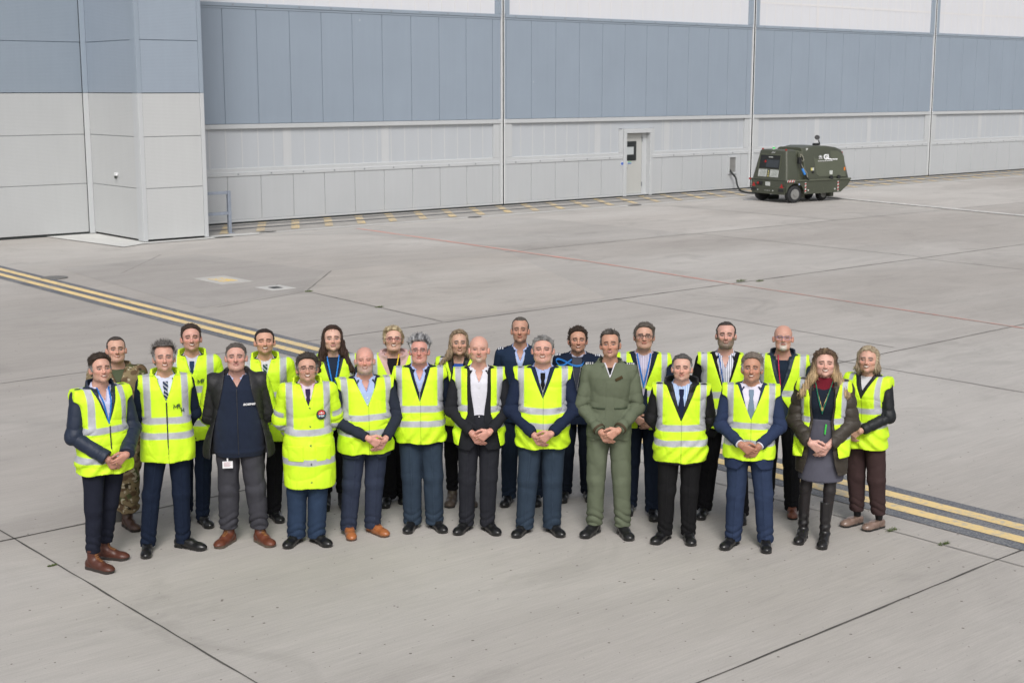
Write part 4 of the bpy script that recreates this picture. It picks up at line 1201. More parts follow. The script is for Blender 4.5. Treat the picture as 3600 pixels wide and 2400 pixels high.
def add_strands(V, Q, col, P, seed, hc):
    """loose locks lying over the hair so that its edge breaks up"""
    rs = np.random.RandomState(seed); lng = P.get('long', 0)
    fn = np.cross(V[Q[:, 2]] - V[Q[:, 0]], V[Q[:, 3]] - V[Q[:, 1]]); N = np.zeros_like(V)
    for k in range(4): np.add.at(N, Q[:, k], fn)
    N /= np.linalg.norm(N, axis=1)[:, None] + 1e-9
    cen = V - (hc + np.array([0, .02, .01])); flipn = (N * cen).sum(1).mean() < 0
    if flipn: N = -N
    n = int(P.get('strands', 1500 + 5000 * lng)); idx = rs.randint(0, len(V), n)
    out = (N[idx] * cen[idx]).sum(1) > 0; idx = idx[out]; n = len(idx)
    p = V[idx]; nn = N[idx]; q = to_head(p.astype(F32), P)
    spk = P.get('spike', 0)
    if lng > 0:
        fl = np.stack([np.sign(q[:, 0]) * .25, np.full(n, .05), np.full(n, -1.0)], 1); L = rs.uniform(.02, .05, n); lift = .10
    else:
        fl = np.stack([q[:, 0] * 3, .55 + 0 * q[:, 0], np.where(q[:, 2] > .07, .35, -.8)], 1); L = rs.uniform(.010, .022, n) * (1.2 if P.get('ht', .014) > .017 else .7); lift = .42
        if spk: fl = np.stack([q[:, 0] * 5, .2 + 0 * q[:, 0], np.full(n, .9)], 1); L = L * np.where(q[:, 2] > .03, 1.7, .8); lift = .9
        if P.get('ht', .014) < .010: L = L * .5
    d = fl - nn * (fl * nn).sum(1)[:, None]; d /= np.linalg.norm(d, axis=1)[:, None] + 1e-6
    d = d + nn * lift + rs.normal(size=(n, 3)) * .30; d /= np.linalg.norm(d, axis=1)[:, None]
    w = np.cross(d, nn); w /= np.linalg.norm(w, axis=1)[:, None] + 1e-6; w *= rs.uniform(.0007, .0017, n)[:, None]
    base = p - nn * .002; mid = base + d * L[:, None] * .55; bend = d * .9 - nn * .25 + np.array([0, 0, -.12]); tip = mid + bend * L[:, None] * .45
    nv = np.concatenate([base - w, base + w, mid + w * .8, mid - w * .8, tip + w * .15, tip - w * .15])
    i0 = len(V) + np.arange(n)
    f = np.concatenate([np.stack([i0, i0 + n, i0 + 2 * n, i0 + 3 * n], 1), np.stack([i0 + 3 * n, i0 + 2 * n, i0 + 4 * n, i0 + 5 * n], 1)])
    c = np.clip(col[idx] * rs.uniform(.55, 1.55, n)[:, None], .003, 1)
    return np.concatenate([V, nv]), np.concatenate([Q, f]), np.concatenate([col] + [c] * 6)

# -------------------------------------------------------------- the person builder
def make_person(P):
    P = dict(P)
    h = P['h']; P['s'] = s = h / 1.78
    P.setdefault('w', 1.0); P.setdefault('belly', 0.0); P.setdefault('arms', 'back'); P.setdefault('hw', 1.0); P.setdefault('hl', .97)
    P.setdefault('skin', SKIN['b']); seed = P['seed']
    P['hw'] *= 1 + .030 * math.sin(seed * 1.7); P['hl'] *= 1 + .025 * math.sin(seed * 2.9); P['nose'] = 1 + .22 * math.sin(seed * 3.7); P['mz'] = .003 * math.sin(seed * 5.1)
    P['_hf'] = head_frame(P); hc = P['_hf'][0]
    yaw = R(P.get('yaw', 0)); cy, sy = math.cos(-yaw), math.sin(-yaw)
    feet = []
    for dx, dy, az in P['feet']:
        feet.append((dx * cy - dy * sy, dx * sy + dy * cy, az - P.get('yaw', 0)))
    P['_feet'] = feet
    hnd = hands(P)
    nr = .054 * (1 if not P.get('fem') else .88) * (P['w'] * .6 + .4) * P.get('neckw', 1)
    # ---- body
    nb0 = np.array([0, .028, 1.43 * s]); nb1 = hc + P['_hf'][1] @ np.array([0, .020, -.055])
    def head_fn(p):
        q = to_head(p, P)
        d = face_d(q, P)
        d = smin(d, seg(p, nb0, nb1, nr * 1.10, nr * .96), .022)
        return smin(d, torso(p, -.012, P, True), .05)
    P['skin'] = tuple(a * b for a, b in zip(P['skin'], (.93, .86, .83)))
    if P.get('handskin'): P['handskin'] = tuple(a * b for a, b in zip(P['handskin'], (.98, .91, .89)))
    V1, Q1 = mesh_sdf(head_fn, (-.12, -.17, 1.40 * s), (.12 , .15, h + .03), .0040)
    q = to_head(V1.astype(F32), P); c1 = face_paint(q, P)
    low = V1[:, 2] < hc[2] - .118
    c1[low] = np.array(P['skin'], F32) * .97
    Vs, Qs, Cs = [V1], [Q1], [c1]
    skh = np.array(P.get('handskin', P['skin']), F32)
    def hands_fn(p):
        d = np.full(len(p), 9, F32)
        for side, pr in zip((-1, 1), hnd):
            S, E, Wr = arm_pts(P, side)
            d = np.minimum(d, smin(hand_d(p, pr), seg(p, E * .4 + Wr * .6, Wr + (Wr - E) * .06, .028, .0245), .014))
        return d
    pts = np.array([q_ for pr in hnd for a in pr for q_ in (a[0], a[1])] + [arm_pts(P, sd)[2] for sd in (-1, 1)])
    if P['arms'] == 'front':
        V2, Q2 = mesh_sdf(hands_fn, pts.min(0) - .05, pts.max(0) + .05, .0042)
        c2 = np.tile(skh, (len(V2), 1)) * (1 + .10 * wob(V2.astype(F32), seed, 60)[:, None]); c2[:, 0] *= 1.02
    else:
        V2, Q2 = mesh_sdf(hands_fn, pts.min(0) - .05, pts.max(0) + .05, .0065)
        c2 = np.tile(skh, (len(V2), 1))
    Vs.append(V2); Qs.append(Q2); Cs.append(c2)
    def limb_fn(p):
        d = torso(p, -.014, P, True)
        d = np.maximum(d, -(p[:, 2] - .84 * s))
        for side in (-1, 1):
            S, E, Wr = arm_pts(P, side)
            d = smin(d, smin(seg(p, S, E, .040, .034), seg(p, E, E * .2 + Wr * .8, .034, .026), .02), .03)
            i = 0 if side < 0 else 1; fx, fy, az = feet[i]
            hp = np.array([side * .085, 0, .88 * s]); kn = np.array([side * .05 + fx * .55, fy * .5 - .012, .49 * s]); an = np.array([fx, fy + .012, .09])
            d = smin(d, smin(seg(p, hp, kn, .070 * P['w'], .050), seg(p, kn, an, .050, .034), .02), .03)
        return d
    V3, Q3 = mesh_sdf(limb_fn, (-.40, -.30, .03), (.40, .34, 1.52 * s), .016 if P['trousers'].get('kind') != 'none' else .009)
    Vs.append(V3); Qs.append(Q3); Cs.append(np.tile(np.array(P.get('legskin', P['skin']), F32), (len(V3), 1)))
    o = 0; Qo = []
    for v, q_ in zip(Vs, Qs): Qo.append(q_ + o); o += len(v)
    root = mesh_obj('person', np.concatenate(Vs), np.concatenate(Qo), MP_SKIN, None, True, np.concatenate(Cs))
    root.location = (P['x'], P['y'], 0); root.rotation_euler = (0, 0, yaw)
    tag(root, P['label'], 'person', 'people standing in a group on the apron')

    # ---- hair
    if P.get('hairs'):
        hs_ = P['hairs']; tt, ts = P.get('ht', .014), P.get('hside', .008)
        lng = P.get('long', 0)
        def hair_fn(p):
            q = to_head(p, P); x, y, z = q[:, 0], q[:, 1], q[:, 2]; ax = np.abs(x)
            d0 = ell(q, (0, .017, .036), (.0795, .095, .087))
            d0 = smin(d0, ell(q, (0, .03, -.02), (.066, .072, .06)), .03)
            top = sstep(.05, .10, z) * sstep(-.10, -.02, -np.abs(y - .0) * .4 - .0)
            t = (ts + (tt - ts) * sstep(.045, .095, z)) * .72 + .001
            if P.get('sweep'): t = t + P['sweep'] * np.clip(x / .07, -1, 1) * sstep(.04, .09, z)
            rough_ = P.get('hrough', .0035)
            t = t + rough_ * wob(q, seed, 120, (1, .5, .6)) + rough_ * .7 * wob(q, seed + 7, 260)
            if P.get('spike'):
                sp = np.abs(np.sin(x * 260 + 2 * np.sin(y * 90))) * .6 + .4 * np.abs(np.sin(x * 140 + y * 170 + 1))
                t = t + P['spike'] * sp * sstep(.02, .08, z)
            d = d0 - t
            rec = P.get('recede', 0)
            jag = .004 * wob(q, seed + 2, 180) + .003 * wob(q, seed + 4, 400)
            yl = np.interp(z, [-.09, .03, .058, .080, .096 + P.get('hlz', 0), .114], [-.016, -.026, -.034, -.050, -.074, -.30]).astype(F32)
            yl = yl + rec * sstep(.018, .045, ax) * sstep(.03, .07, z) * 1.0 + P.get('hback', 0) * sstep(.04, .09, z)
            front = (yl - y) + jag
            d = smax(d, front * .8, .006)
            zl = np.interp(y, [-.06, -.012, .004, .02, .034, .1], [-.012, -.022, .012, .016, -.052, -.066]).astype(F32) + (-.012 if lng else 0)
            zl = np.where(ax > .05, zl, np.minimum(zl, -.055))
            if not lng: d = smax(d, (zl - z) + jag, .004)
            if P.get('crown'): d = np.maximum(d, -(ell(q, (0, -.01, .115), P['crown'])))
            if lng:
                m = q
                for sd in (-1, 1):
                    lr_ = P.get('lock', 1.0); a = (sd * .062, .020, .045); b = (sd * (.080 + .2 * lng * P.get('flare', .1)), .012 + P.get('blow', 0) * .1, -.07 - lng * .25)
                    c_ = (sd * (.085 + lng * P.get('flare', .1)) + P.get('blow', 0) * .3, -.012 if lng > .1 else .01, -.06 - lng)
                    strand = .003 * np.sin(q[:, 0] * 300 + 10 * q[:, 2]) + .005 * wob(q, seed + 11, 150, (1, 1, .25))
                    e = smin(seg(q, a, b, .026 * lr_, .030 * lr_, (1, 1.35, 1)), seg(q, b, c_, .030 * lr_, P.get('tip', .018), (1, 1.35, 1)), .03) - strand
                    d = smin(d, np.maximum(e, (-.062 - y) * 1.0), .012)
                back = seg(q, (0, .075, .02), (0, .085, -.055 - lng * .8), .055, .05, (1.35, .8, 1)) - .004 * wob(q, seed + 12, 120, (1, 1, .25))
                d = smin(d, back, .02)
                if P.get('fringe'):
                    fr = seg(q, (.02 * P['fringe'], -.074, .088), (-.062 * P['fringe'], -.070, .032), .020, .013, (1, .7, 1)) - .003 * wob(q, seed + 13, 160)
                    d = smin(d, fr, .01)
            return d
        R_ = .14 + lng + (.02 if P.get('spike') else 0)
        V, Q = mesh_sdf(hair_fn, hc - np.array([.14 + lng * .6, .15, .11 + lng * 1.15]), hc + np.array([.14 + lng * .6, .17, .165]), .0044)
        col_ = hair_c(P, to_head(V.astype(F32), P), seed)
        V, Q, col_ = add_strands(V, Q, col_, P, seed, hc)
        mesh_obj('hair', V, Q, MP_HAIR, root, True, col_)
    # ---- glasses
    if P.get('glasses'):
        c_, M_ = P['_hf']; mb = MB(); gw = P.get('gr', .0021)
        def hp(x, y, z): return tuple(c_ + M_ @ np.array([x * P['hw'], y, z * P['hl']]))
        for sd in (-1, 1):
            pts = []
            for k in range(21):
                a = 2 * math.pi * k / 20; cx, sx_ = math.cos(a), math.sin(a)
                rx = .0235 * (abs(cx) ** .65) * (1 if cx > 0 else -1); rz = .0150 * (abs(sx_) ** .65) * (1 if sx_ > 0 else -1)
                pts.append(hp(sd * .0325 + rx, -.103 + abs(sd * .0325 + rx) * .12, -.003 + rz))
            mb.tube(pts, gw, 5)
            mb.tube([hp(sd * .056, -.098, .004), hp(sd * .074, -.07, .006), hp(sd * .0815, -.0, .004)], gw, 5)
        mb.tube([hp(-.010, -.104, .002), hp(0, -.107, .005), hp(.010, -.104, .002)], gw, 5)
        mb.build('glasses', P['glasses'], root, True)

    # ---- trousers / legs
    T = P['trousers']; lr = T.get('r', (.104, .086, .080)); hem = T.get('hem', .055)
    kz = .49 * s
    legs_ = []
    for side, (fx, fy, az) in zip((-1, 1), feet):
        hp_ = np.array([side * .088 * P['w'], .0, .90 * s]); kn = np.array([side * .088 * .42 + fx * .58, fy * .5 - .014, kz]); an = np.array([fx, fy + .010, .06])
        legs_.append((hp_, kn, an))
    if T.get('kind') != 'none':
        fa = T.get('folds', .005)
        def tr_fn(p):
            d = None; x, y, z = p[:, 0], p[:, 1], p[:, 2]
            for side, (hp_, kn, an) in zip((-1, 1), legs_):
                e1 = seg(p, hp_, kn, lr[0] * (P['w'] * .6 + .4), lr[1], (1, 1.08, 1)); e2 = seg(p, kn, an, lr[1], lr[2], (1, 1.08, 1))
                e = smin(e1, e2, .02)
                t = np.clip((z - an[2]) / (kn[2] - an[2]), 0, 1); cx = an[0] + (kn[0] - an[0]) * t
                t2 = np.clip((z - kn[2]) / (hp_[2] - kn[2]), 0, 1); cx = cx + (hp_[0] - kn[0]) * t2
                if T.get('crease', 1): e = e - .0085 * gauss(x, cx, .009) * (y < 0)
                # break over the shoe, folds behind the knee and drag lines
                brk = gauss(z, hem + .07, .07)
                e = e - fa * .85 * brk * pleat(z * 48 + 1.6 * np.sin(x * 22 + side + seed) + 6 * y + seed, .75)
                e = e - fa * (.30 + .55 * gauss(z, kz, .13)) * pleat(z * 17 + 2.0 * np.sin(x * 9 + seed + side) + 5 * y + 1.5 * wob(p, seed + 20 + side, 7), .8) * .45
                e = e - fa * .5 * wob(p, seed + 30 + side, 30, (1, 1, .4))
                d = e if d is None else np.minimum(d, e)
            top = torso(p, .002, P)
            top = np.maximum(top, .86 * s - z)
            d = smin(d, top, .035)
            d = d - fa * .5 * gauss(z, .84 * s, .06) * np.sin(np.abs(x) * 55 + z * 40 + seed)
            d = np.maximum(d, hem - z + .25 * (y - .0) * .12)
            return np.maximum(d, z - 1.10 * s)
        xs = [l[2][0] for l in legs_] + [l[1][0] for l in legs_]; ys = [l[2][1] for l in legs_]
        cf = T.get('colfn')
        def tcol(v):
            if cf: return cf(v, P)
            c = np.tile(np.array(T['col'], F32), (len(v), 1))
            return c * (1 + .05 * wob(v, seed + 3, 22)[:, None])
        build_obj('trousers', tr_fn, (min(-.24, min(xs) - .14), min(-.22, min(ys) - .16), hem - .02), (max(.24, max(xs) + .14), max(.20, max(ys) + .15), 1.12 * s), .0080, T.get('mat', MP_CLOTH), root, tcol)

    # ---- shoes
    SH = P['shoes']
    for (fx, fy, az) in feet:
        a = R(az); fd = np.array([math.sin(a), -math.cos(a)]); ld = np.array([fd[1], -fd[0]])
        hgt = SH.get('h', .085); L_ = SH.get('len', 1.0); bulk = SH.get('bulk', 1.0)
        def sh_fn(p):
            q0 = (p[:, 0] - fx) * fd[0] + (p[:, 1] - fy) * fd[1]; q1 = (p[:, 0] - fx) * ld[0] + (p[:, 1] - fy) * ld[1]
            q = np.stack([q0 / L_, q1 / bulk, p[:, 2]], 1).astype(F32)
            d = seg(q, (.145, 0, .030), (.03, 0, .045), .040, .040, (1, 1, .95))
            d = smin(d, ell(q, (.150, 0, .030), (.062, .045, .032)), .02)
            d = smin(d, seg(q, (.07, 0, .058), (.0, 0, .085), .034, .038), .03)
            d = smin(d, ell(q, (-.035, 0, .045), (.045, .037, .050)), .02)
            if hgt > .1: d = smin(d, seg(q, (.0, 0, .09), (-.005, 0, hgt), .042 * SH.get('shaft', 1), .046 * SH.get('shaft', 1)), .02)
            d = np.maximum(d, q[:, 2] - hgt)
            # sole
            q2 = q.copy(); so_ = seg(q2 * np.array([1, 1, 0], F32), (.150, 0, 0), (.05, 0, 0), .047, .038)
            so_ = smin(so_, seg(q2 * np.array([1, 1, 0], F32), (.05, 0, 0), (-.045, 0, 0), .036, .036), .02)
            st = SH.get('sole', .020)
            so_ = np.maximum(so_, q[:, 2] - st)
            if SH.get('heel'): so_ = np.maximum(so_, -np.maximum(np.abs(q[:, 0] - .045) - .035, q[:, 2] - .012))
            d = np.minimum(np.maximum(d, st * .6 - q[:, 2]), so_)
            if SH.get('slouch'): d = d - .004 * np.sin(p[:, 2] * 95 + 12 * q[:, 1]) * sstep(.06, .1, p[:, 2]) * sstep(.28, .14, p[:, 2])
            return np.maximum(d, -(p[:, 2] - .001))
        def sh_col(v):
            q0 = (v[:, 0] - fx) * fd[0] + (v[:, 1] - fy) * fd[1]; q1 = (v[:, 0] - fx) * ld[0] + (v[:, 1] - fy) * ld[1]
            c = np.tile(np.array(SH['col'], F32), (len(v), 1)) * (1 + .12 * wob(v, seed, 45)[:, None])
            k = (v[:, 2] < SH.get('sole', .020))[:, None]
            c = np.where(k, np.array(SH.get('solecol', (.012, .012, .012)), F32)[None], c)
            if SH.get('lace') is not None:
                k = (np.abs(q1) < .018) & (q0 > .015) & (q0 < .10) & (v[:, 2] > .055) & (np.sin((q0 - v[:, 2]) * 330) > .1)
                c[k] = np.array(SH['lace'], F32)
            return c
        ext = .27 * max(1, L_)
        ob = build_obj('shoe' if hgt < .2 else 'boot', sh_fn, (fx - ext, fy - ext, -.004), (fx + ext, fy + ext, hgt + .015), .0062, SH.get('mat', MP_LEATHER), root, sh_col)

    # ---- upper garments
    G_ = P['_g'] = []
    for gi, g in enumerate(P['tops']):
        upper_garment(P, root, g, seed + 50 * gi)
    for fn_ in P.get('extras', []): fn_(P, root)
    return root

def vneck(p, s, z0, w1, z1=1.50, off=0.0, p_=1.0):
    """inside (negative) of a V opening in the front"""
    z = p[:, 2] / s; x = np.abs(p[:, 0] - off)
    wv = np.clip((z - z0) / (z1 - z0), 0, 1.3) ** p_ * w1
    d = x - wv
    d = np.where(z < z0, np.maximum(x, (z0 - z) * s), d)
    return np.maximum(d, p[:, 1] - .02)

def collar_d(p, P, c):
    """c: dict r0 (top radius), r1 (bottom radius), z0, z1, th, open (half width at top), open0 (at bottom)"""
    s = P['s']; zs = p[:, 2] / s
    ax_y = neck_axis_y(p[:, 2], s) + c.get('dy', 0)
    x = p[:, 0] - P.get('hdx', 0) * .5; y = p[:, 1] - ax_y
    r = np.sqrt((x / c.get('ex', 1.0)) ** 2 + (y / 1.06) ** 2)
    front = sstep(.02, -.05, y)
    z0, z1 = c['z0'] - c.get('drop', .0) * front, c['z1'] - c.get('lowf', .01) * front
    t = np.clip((zs - z0) / (z1 - z0), 0, 1)
    rad = c['r1'] + (c['r0'] - c['r1']) * t ** c.get('pw', .8)
    rad = rad + c.get('fwd', .020) * front * (1 - .75 * t)
    rad = rad * (P['w'] * .5 + .5) * P.get('neckw', 1) * (.92 if P.get('fem') else 1)
    d = np.abs(r - rad) - c.get('th', .0045)
    d = np.maximum(d, (z0 - zs) * s); d = np.maximum(d, (zs - z1) * s)
    op = c.get('open0', .0) + (c.get('open', .03) - c.get('open0', .0)) * t
    wedge = np.maximum(np.abs(x - c.get('xo', 0)) - op, y)
    return np.maximum(d, -wedge)

def upper_garment(P, root, g, seed):
    s = P['s']; kind = g['kind']; t = g.get('t', .012); hem = g.get('hem', .86) * s; fa = g.get('folds', .004)
    slv = g.get('sleeve'); open_ = g.get('v'); col = g.get('col', C['vis'])
    drape = g.get('drape', 0.0)
    def fn(p):
        x, y, z = p[:, 0], p[:, 1], p[:, 2]; zs = z / s
        d = torso(p, t, P)
        if drape: d = d - drape * sstep(1.15, .80, zs)
        f = fa * (.40 * wob(p, seed + 2, 22, (1, 1, .6)) + .45 * pleat(wob(p, seed + 1, 5.5, (1, 1, 1.4)) * 2.6 + z * 5 + x * 6))
        f = f + fa * .55 * pleat(z * 34 + 1.6 * np.sin(x * 10 + seed) + 2 * np.sin(y * 7)) * gauss(zs, 1.07, .12) * sstep(.05, .15, np.abs(x))
        if kind == 'vest':
            f = f * 1.05 + fa * .8 * np.sin(x * 52 + 8 * np.sin(z * 7 + seed)) * sstep(1.10, .88, zs)
            f = f - fa * .9 * pleat((np.abs(x) * .8 + z) * 40 + seed, .5) * gauss(zs, 1.16, .05) * sstep(.10, .16, np.abs(x)) * -1
        d = d - f
        if kind in ('vest', 'cape'):
            for side in (-1, 1):
                S, E, Wr = arm_pts(P, side)
                so_ = P['_slr'][0] + .012
                S2 = S + np.array([side * .012, 0, .004])
                e = seg(p, S2, S2 * .72 + E * .28, so_, so_ * .95)
                xe = .178 * P['w'] + g.get('flange', .052)
                lip = (xe + .010 * np.sin(z * 30 + seed)) 
                e = np.maximum(e, np.abs(x) - lip)
                # scoop for the armhole
                e = np.maximum(e, (1.385 * s - z) * .8 - (.19 - np.abs(x)) * .3)
                d = smin(d, e, .03)
            if kind == 'vest':
                d = np.maximum(d, np.abs(x) - (.178 * P['w'] + g.get('flange', .052) + P['belly'] * .5))
        if slv:
            for side in (-1, 1):
                e = arm(p, P, side, slv[0], slv[1], slv[2], .03, g.get('sfold', .0045), seed, g.get('cuff', 0))
                if g.get('quilt'):
                    S, E, Wr = arm_pts(P, side); ba = (E - S).astype(F32); h1 = np.clip(((p - S.astype(F32)) @ ba) / (ba @ ba), 0, 1); bb = (Wr - E).astype(F32); h2 = np.clip(((p - E.astype(F32)) @ bb) / (bb @ bb), 0, 1)
                    e = e - .006 * np.abs(np.sin((h1 + h2) * math.pi * 3.5)) ** .6
                d = smin(d, e, .022)
        if g.get('quilt'):
            d = d - .007 * np.abs(np.sin((zs - .8) * math.pi / .115)) ** .6
        if g.get('gather'):      # elasticated waistband
            d = d - .006 * gauss(zs, g['hem'] + .05, .018) * 1.0 + .008 * gauss(zs, g['hem'], .025)
        if kind != 'shirt' or True:
            d0 = d
        if g.get('band'):        # raised collar-side lapel / placket
            pass
        if open_:
            wd_ = vneck(p, s, *open_)
            if g.get('lapel'):
                # lapel: a slightly thicker strip along the opening
                lw_ = g['lapel']; zz = zs
                lap = np.clip(1 - np.abs(wd_ - lw_ * .5) / (lw_ * .5), 0, 1) * (y < .0) * sstep(open_[0], open_[0] + .05, zz)
                d = d - .0045 * np.minimum(lap * 4, 1)
            d = np.maximum(d, -wd_)
        if g.get('openlow') is not None:     # garment hangs open all the way down
            w0, w1, zt = g['openlow']
            wv = w0 + (w1 - w0) * sstep(zt, hem / s, zs)
            cut = np.maximum(np.maximum(np.abs(x - g.get('offx', 0)) - wv, y - .0), zs - zt)
            d = np.maximum(d, -cut)
        if g.get('gape'):
            gz, gw_ = zip(*g['gape']); wv = np.interp(zs, gz, gw_)
            d = np.maximum(d, -np.maximum(np.abs(x) - wv + .004 * np.sin(z * 19 + seed), y))
        if g.get('cutaway'):     # rounded jacket fronts below the button
            zb, wb = g['cutaway']
            cut = np.maximum(np.abs(x) - wb * np.clip((zb - zs) / (zb - hem / s), 0, 1) ** 1.7 - .0015, y)
            d = np.maximum(d, np.where(zs < zb, -cut, -9))
        if g.get('placket'):
            d = d - .0035 * (np.abs(x - g['placket'][0]) < g['placket'][1]) * (y < 0) * (zs < g['placket'][2])
        d = np.maximum(d, np.where(np.abs(x) < .235 * P['w'] + .03, hem - z + g.get('hemwob', .004) * np.sin(x * 25 + seed) + g.get('hemslope', 0) * x, -9) if not slv else -9)
        if slv:
            # hem cuts the body of the garment but not sleeves
            body = torso(p, t + .03 + drape, P)
            low = (hem - z) + g.get('hemwob', .003) * np.sin(x * 25 + seed)
            e = np.minimum(arm(p, P, -1, slv[0] + .012, slv[1] + .012, slv[2] + .012, .03, 0, 0, g.get('cuff', 0)), arm(p, P, 1, slv[0] + .012, slv[1] + .012, slv[2] + .012, .03, 0, 0, g.get('cuff', 0)))
            d = np.where(e < 0, d, np.maximum(d, low))
        nk = g.get('neck', 1.515 if kind != 'vest' or g.get('collar') else 1.492)
        d = np.maximum(d, z - nk * s)
        for cdict in g.get('collar', []):
            d = np.minimum(d, collar_d(p, P, cdict))
        return d
    ext = .37 * max(1, P['w']) if slv else .26 * P['w'] + .05
    lo = (-ext - .03, -.33 - P['belly'] - P.get('bust', 0), min(hem, .86 * s if slv else 9) - .04)
    hi = (ext + .03, .34 if P['arms'] == 'back' and slv else .26, 1.66 * s)
    colfn = g.get('colfn')
    def cf(v):
        c = np.tile(np.array(col, F32), (len(v), 1))
        if colfn: c = colfn(v, P, c)
        return c
    return build_obj(g.get('name', kind), fn, lo, hi, g.get('vox', .0070), g.get('mat', MP_CLOTH), root, cf)

def tape(v, P, c, zb=((1.125, 1.182), (.98, 1.037)), xv=(.148, .198), gap=None, sleeves=False, vtop=True, tapecol=None, xin=0.0, vbot=None):
    """reflective tape on hi-vis: horizontal bands and two braces over the shoulders"""
    s = P['s']; x = np.abs(v[:, 0]) / P['w']; z = v[:, 2] / s; y = v[:, 1]
    wav = .004 * np.sin(v[:, 0] * 14 + P['seed'])
    m = np.full(len(v), 9.0)
    for a, b in zb: m = np.minimum(m, np.maximum(a - z - wav, z + wav - b))
    vb = zb[0][1] if vbot is None else vbot
    if vtop: m = np.minimum(m, np.maximum(np.maximum(xv[0] + xin * (z - 1.2) - x, x - xv[1] - xin * (z - 1.2)), vb - .03 - z))
    if sleeves:
        for side in (-1, 1):
            S, E, Wr = arm_pts(P, side)
            for (A, B, t0, t1) in ((S, E, .62, .80), (E, Wr, .40, .60)):
                ba = (B - A); L_ = np.linalg.norm(ba); h = ((v - A) @ ba) / (ba @ ba); dd = np.sqrt(((v - (A + np.clip(h, 0, 1)[:, None] * ba)) ** 2).sum(1))
                e = np.maximum(np.maximum(t0 - h, h - t1) * L_, np.maximum(dd - .085, .2 * P['w'] - np.abs(v[:, 0])))
                m = np.minimum(m, e)
    m = sstep(.0032, -.0032, m)
    tc = np.array(tapecol or C['tape'], F32)
    tcc = tc[None] * (1 + .10 * wob(v, P['seed'] + 9, 30, (1, 1, .6)) + .05 * wob(v, P['seed'] + 19, 90))[:, None]
    c = c * (1 - m[:, None]) + tcc * m[:, None]
    if gap is not None: c = np.where(((np.abs(v[:, 0] - gap) < .0035) & (y < 0))[:, None], c * .55, c)
    return c

def patch(name, P, root, t, region, mat, col, lo, hi, vox=.0055, th=.004):
    """a thin piece lying on the front of the clothed torso"""
    def fn(p):
        b = torso(p, t, P)
        d = np.maximum(b - th, -(b + .006))
        return np.maximum(np.maximum(d, region(p)), p[:, 1] + .0)
    return build_obj(name, fn, lo, hi, vox, mat, root, col)
def front_y(P, x, z, t):
    """depth of the front surface at local x, z"""
    ys = np.linspace(-.36, -.02, 120); p = np.stack([np.full(120, x), ys, np.full(120, z)], 1).astype(F32)
    d = torso(p, t, P); i = np.argmax(d < 0); return float(ys[i])
ONLY = None
# ================================================================== clothing recipes
def shirt(col, kind='tie', colfn=None):
    if kind == 'tie': c = dict(r0=.061, r1=.092, z0=1.462, z1=1.530, th=.0050, open=.005, open0=.044, drop=.052, lowf=.048, fwd=.014)
    else: c = dict(r0=.064, r1=.094, z0=1.458, z1=1.530, th=.0050, open=.022, open0=.056, drop=.060, lowf=.048, fwd=.014)
    g = dict(kind='shirt', name='shirt', t=.001, hem=.95, col=col, collar=[c], folds=.002, neck=1.50, colfn=colfn, vox=.0055 if colfn else .007)
    if kind != 'tie': g['v'] = (1.375, .036, 1.47)
    return g
def tee(col, z=1.46): return dict(kind='t_shirt', name='t_shirt', t=.001, hem=.95, col=col, neck=z, folds=.002)
def suit(col, v=(1.13, .088, 1.50), hem=.775, slr=(.061, .056, .043), cut=(.95, .085), **k):
    return dict(dict(kind='jacket', name='suit_jacket', t=.012, hem=hem, col=col, v=v, sleeve=slr, lapel=.034, cutaway=cut, drape=.012, folds=.005, sfold=.007, neck=1.50,
                collar=[dict(r0=.078, r1=.100, z0=1.462, z1=1.512, th=.005, open=.05, open0=.075, drop=.02, lowf=.03)], cuff=-.012), **k)
def blouson(col, v=(1.30, .06, 1.50), hem=.90, slr=(.062, .056, .044), mat=None, **k):
    return dict(dict(kind='jacket', name='jacket', t=.012, hem=hem, col=col, v=v, sleeve=slr, folds=.006, sfold=.0075, neck=1.50,
                collar=[dict(r0=.080, r1=.120, z0=1.452, z1=1.515, th=.006, open=.035, open0=.075, drop=.055, lowf=.035)]), mat=mat or MP_CLOTH, **k)
def highjacket(col, v=(1.27, .060, 1.50), hem=.80, slr=(.066, .061, .050), mat=None, **k):
    return dict(dict(kind='jacket', name='jacket', t=.014, hem=hem, col=col, v=v, sleeve=slr, folds=.006, sfold=.0075, neck=1.50,
                collar=[dict(r0=.102, r1=.098, z0=1.44, z1=1.545, th=.008, open=.060, open0=.035, drop=.075, lowf=.050)]), mat=mat or MP_SHELL, **k)
def vest(v=(1.27, .100, 1.50), hem=.835, zb=((1.125, 1.182), (.98, 1.037)), xv=(.148, .198), t=.026, gap=None, **k):
    tk = {a: k.pop(a) for a in ('xin', 'vbot', 'tapecol') if a in k}
    return dict(dict(kind='vest', name='hi_vis_vest', t=t, hem=hem, col=C['vis'], v=v, folds=.0095, mat=MP_VIS, vox=.0065, drape=.016, hemwob=.006,
                colfn=lambda p, P, c: tape(p, P, c, zb=zb, xv=xv, gap=gap if gap is not None else .004, **tk)), **k)
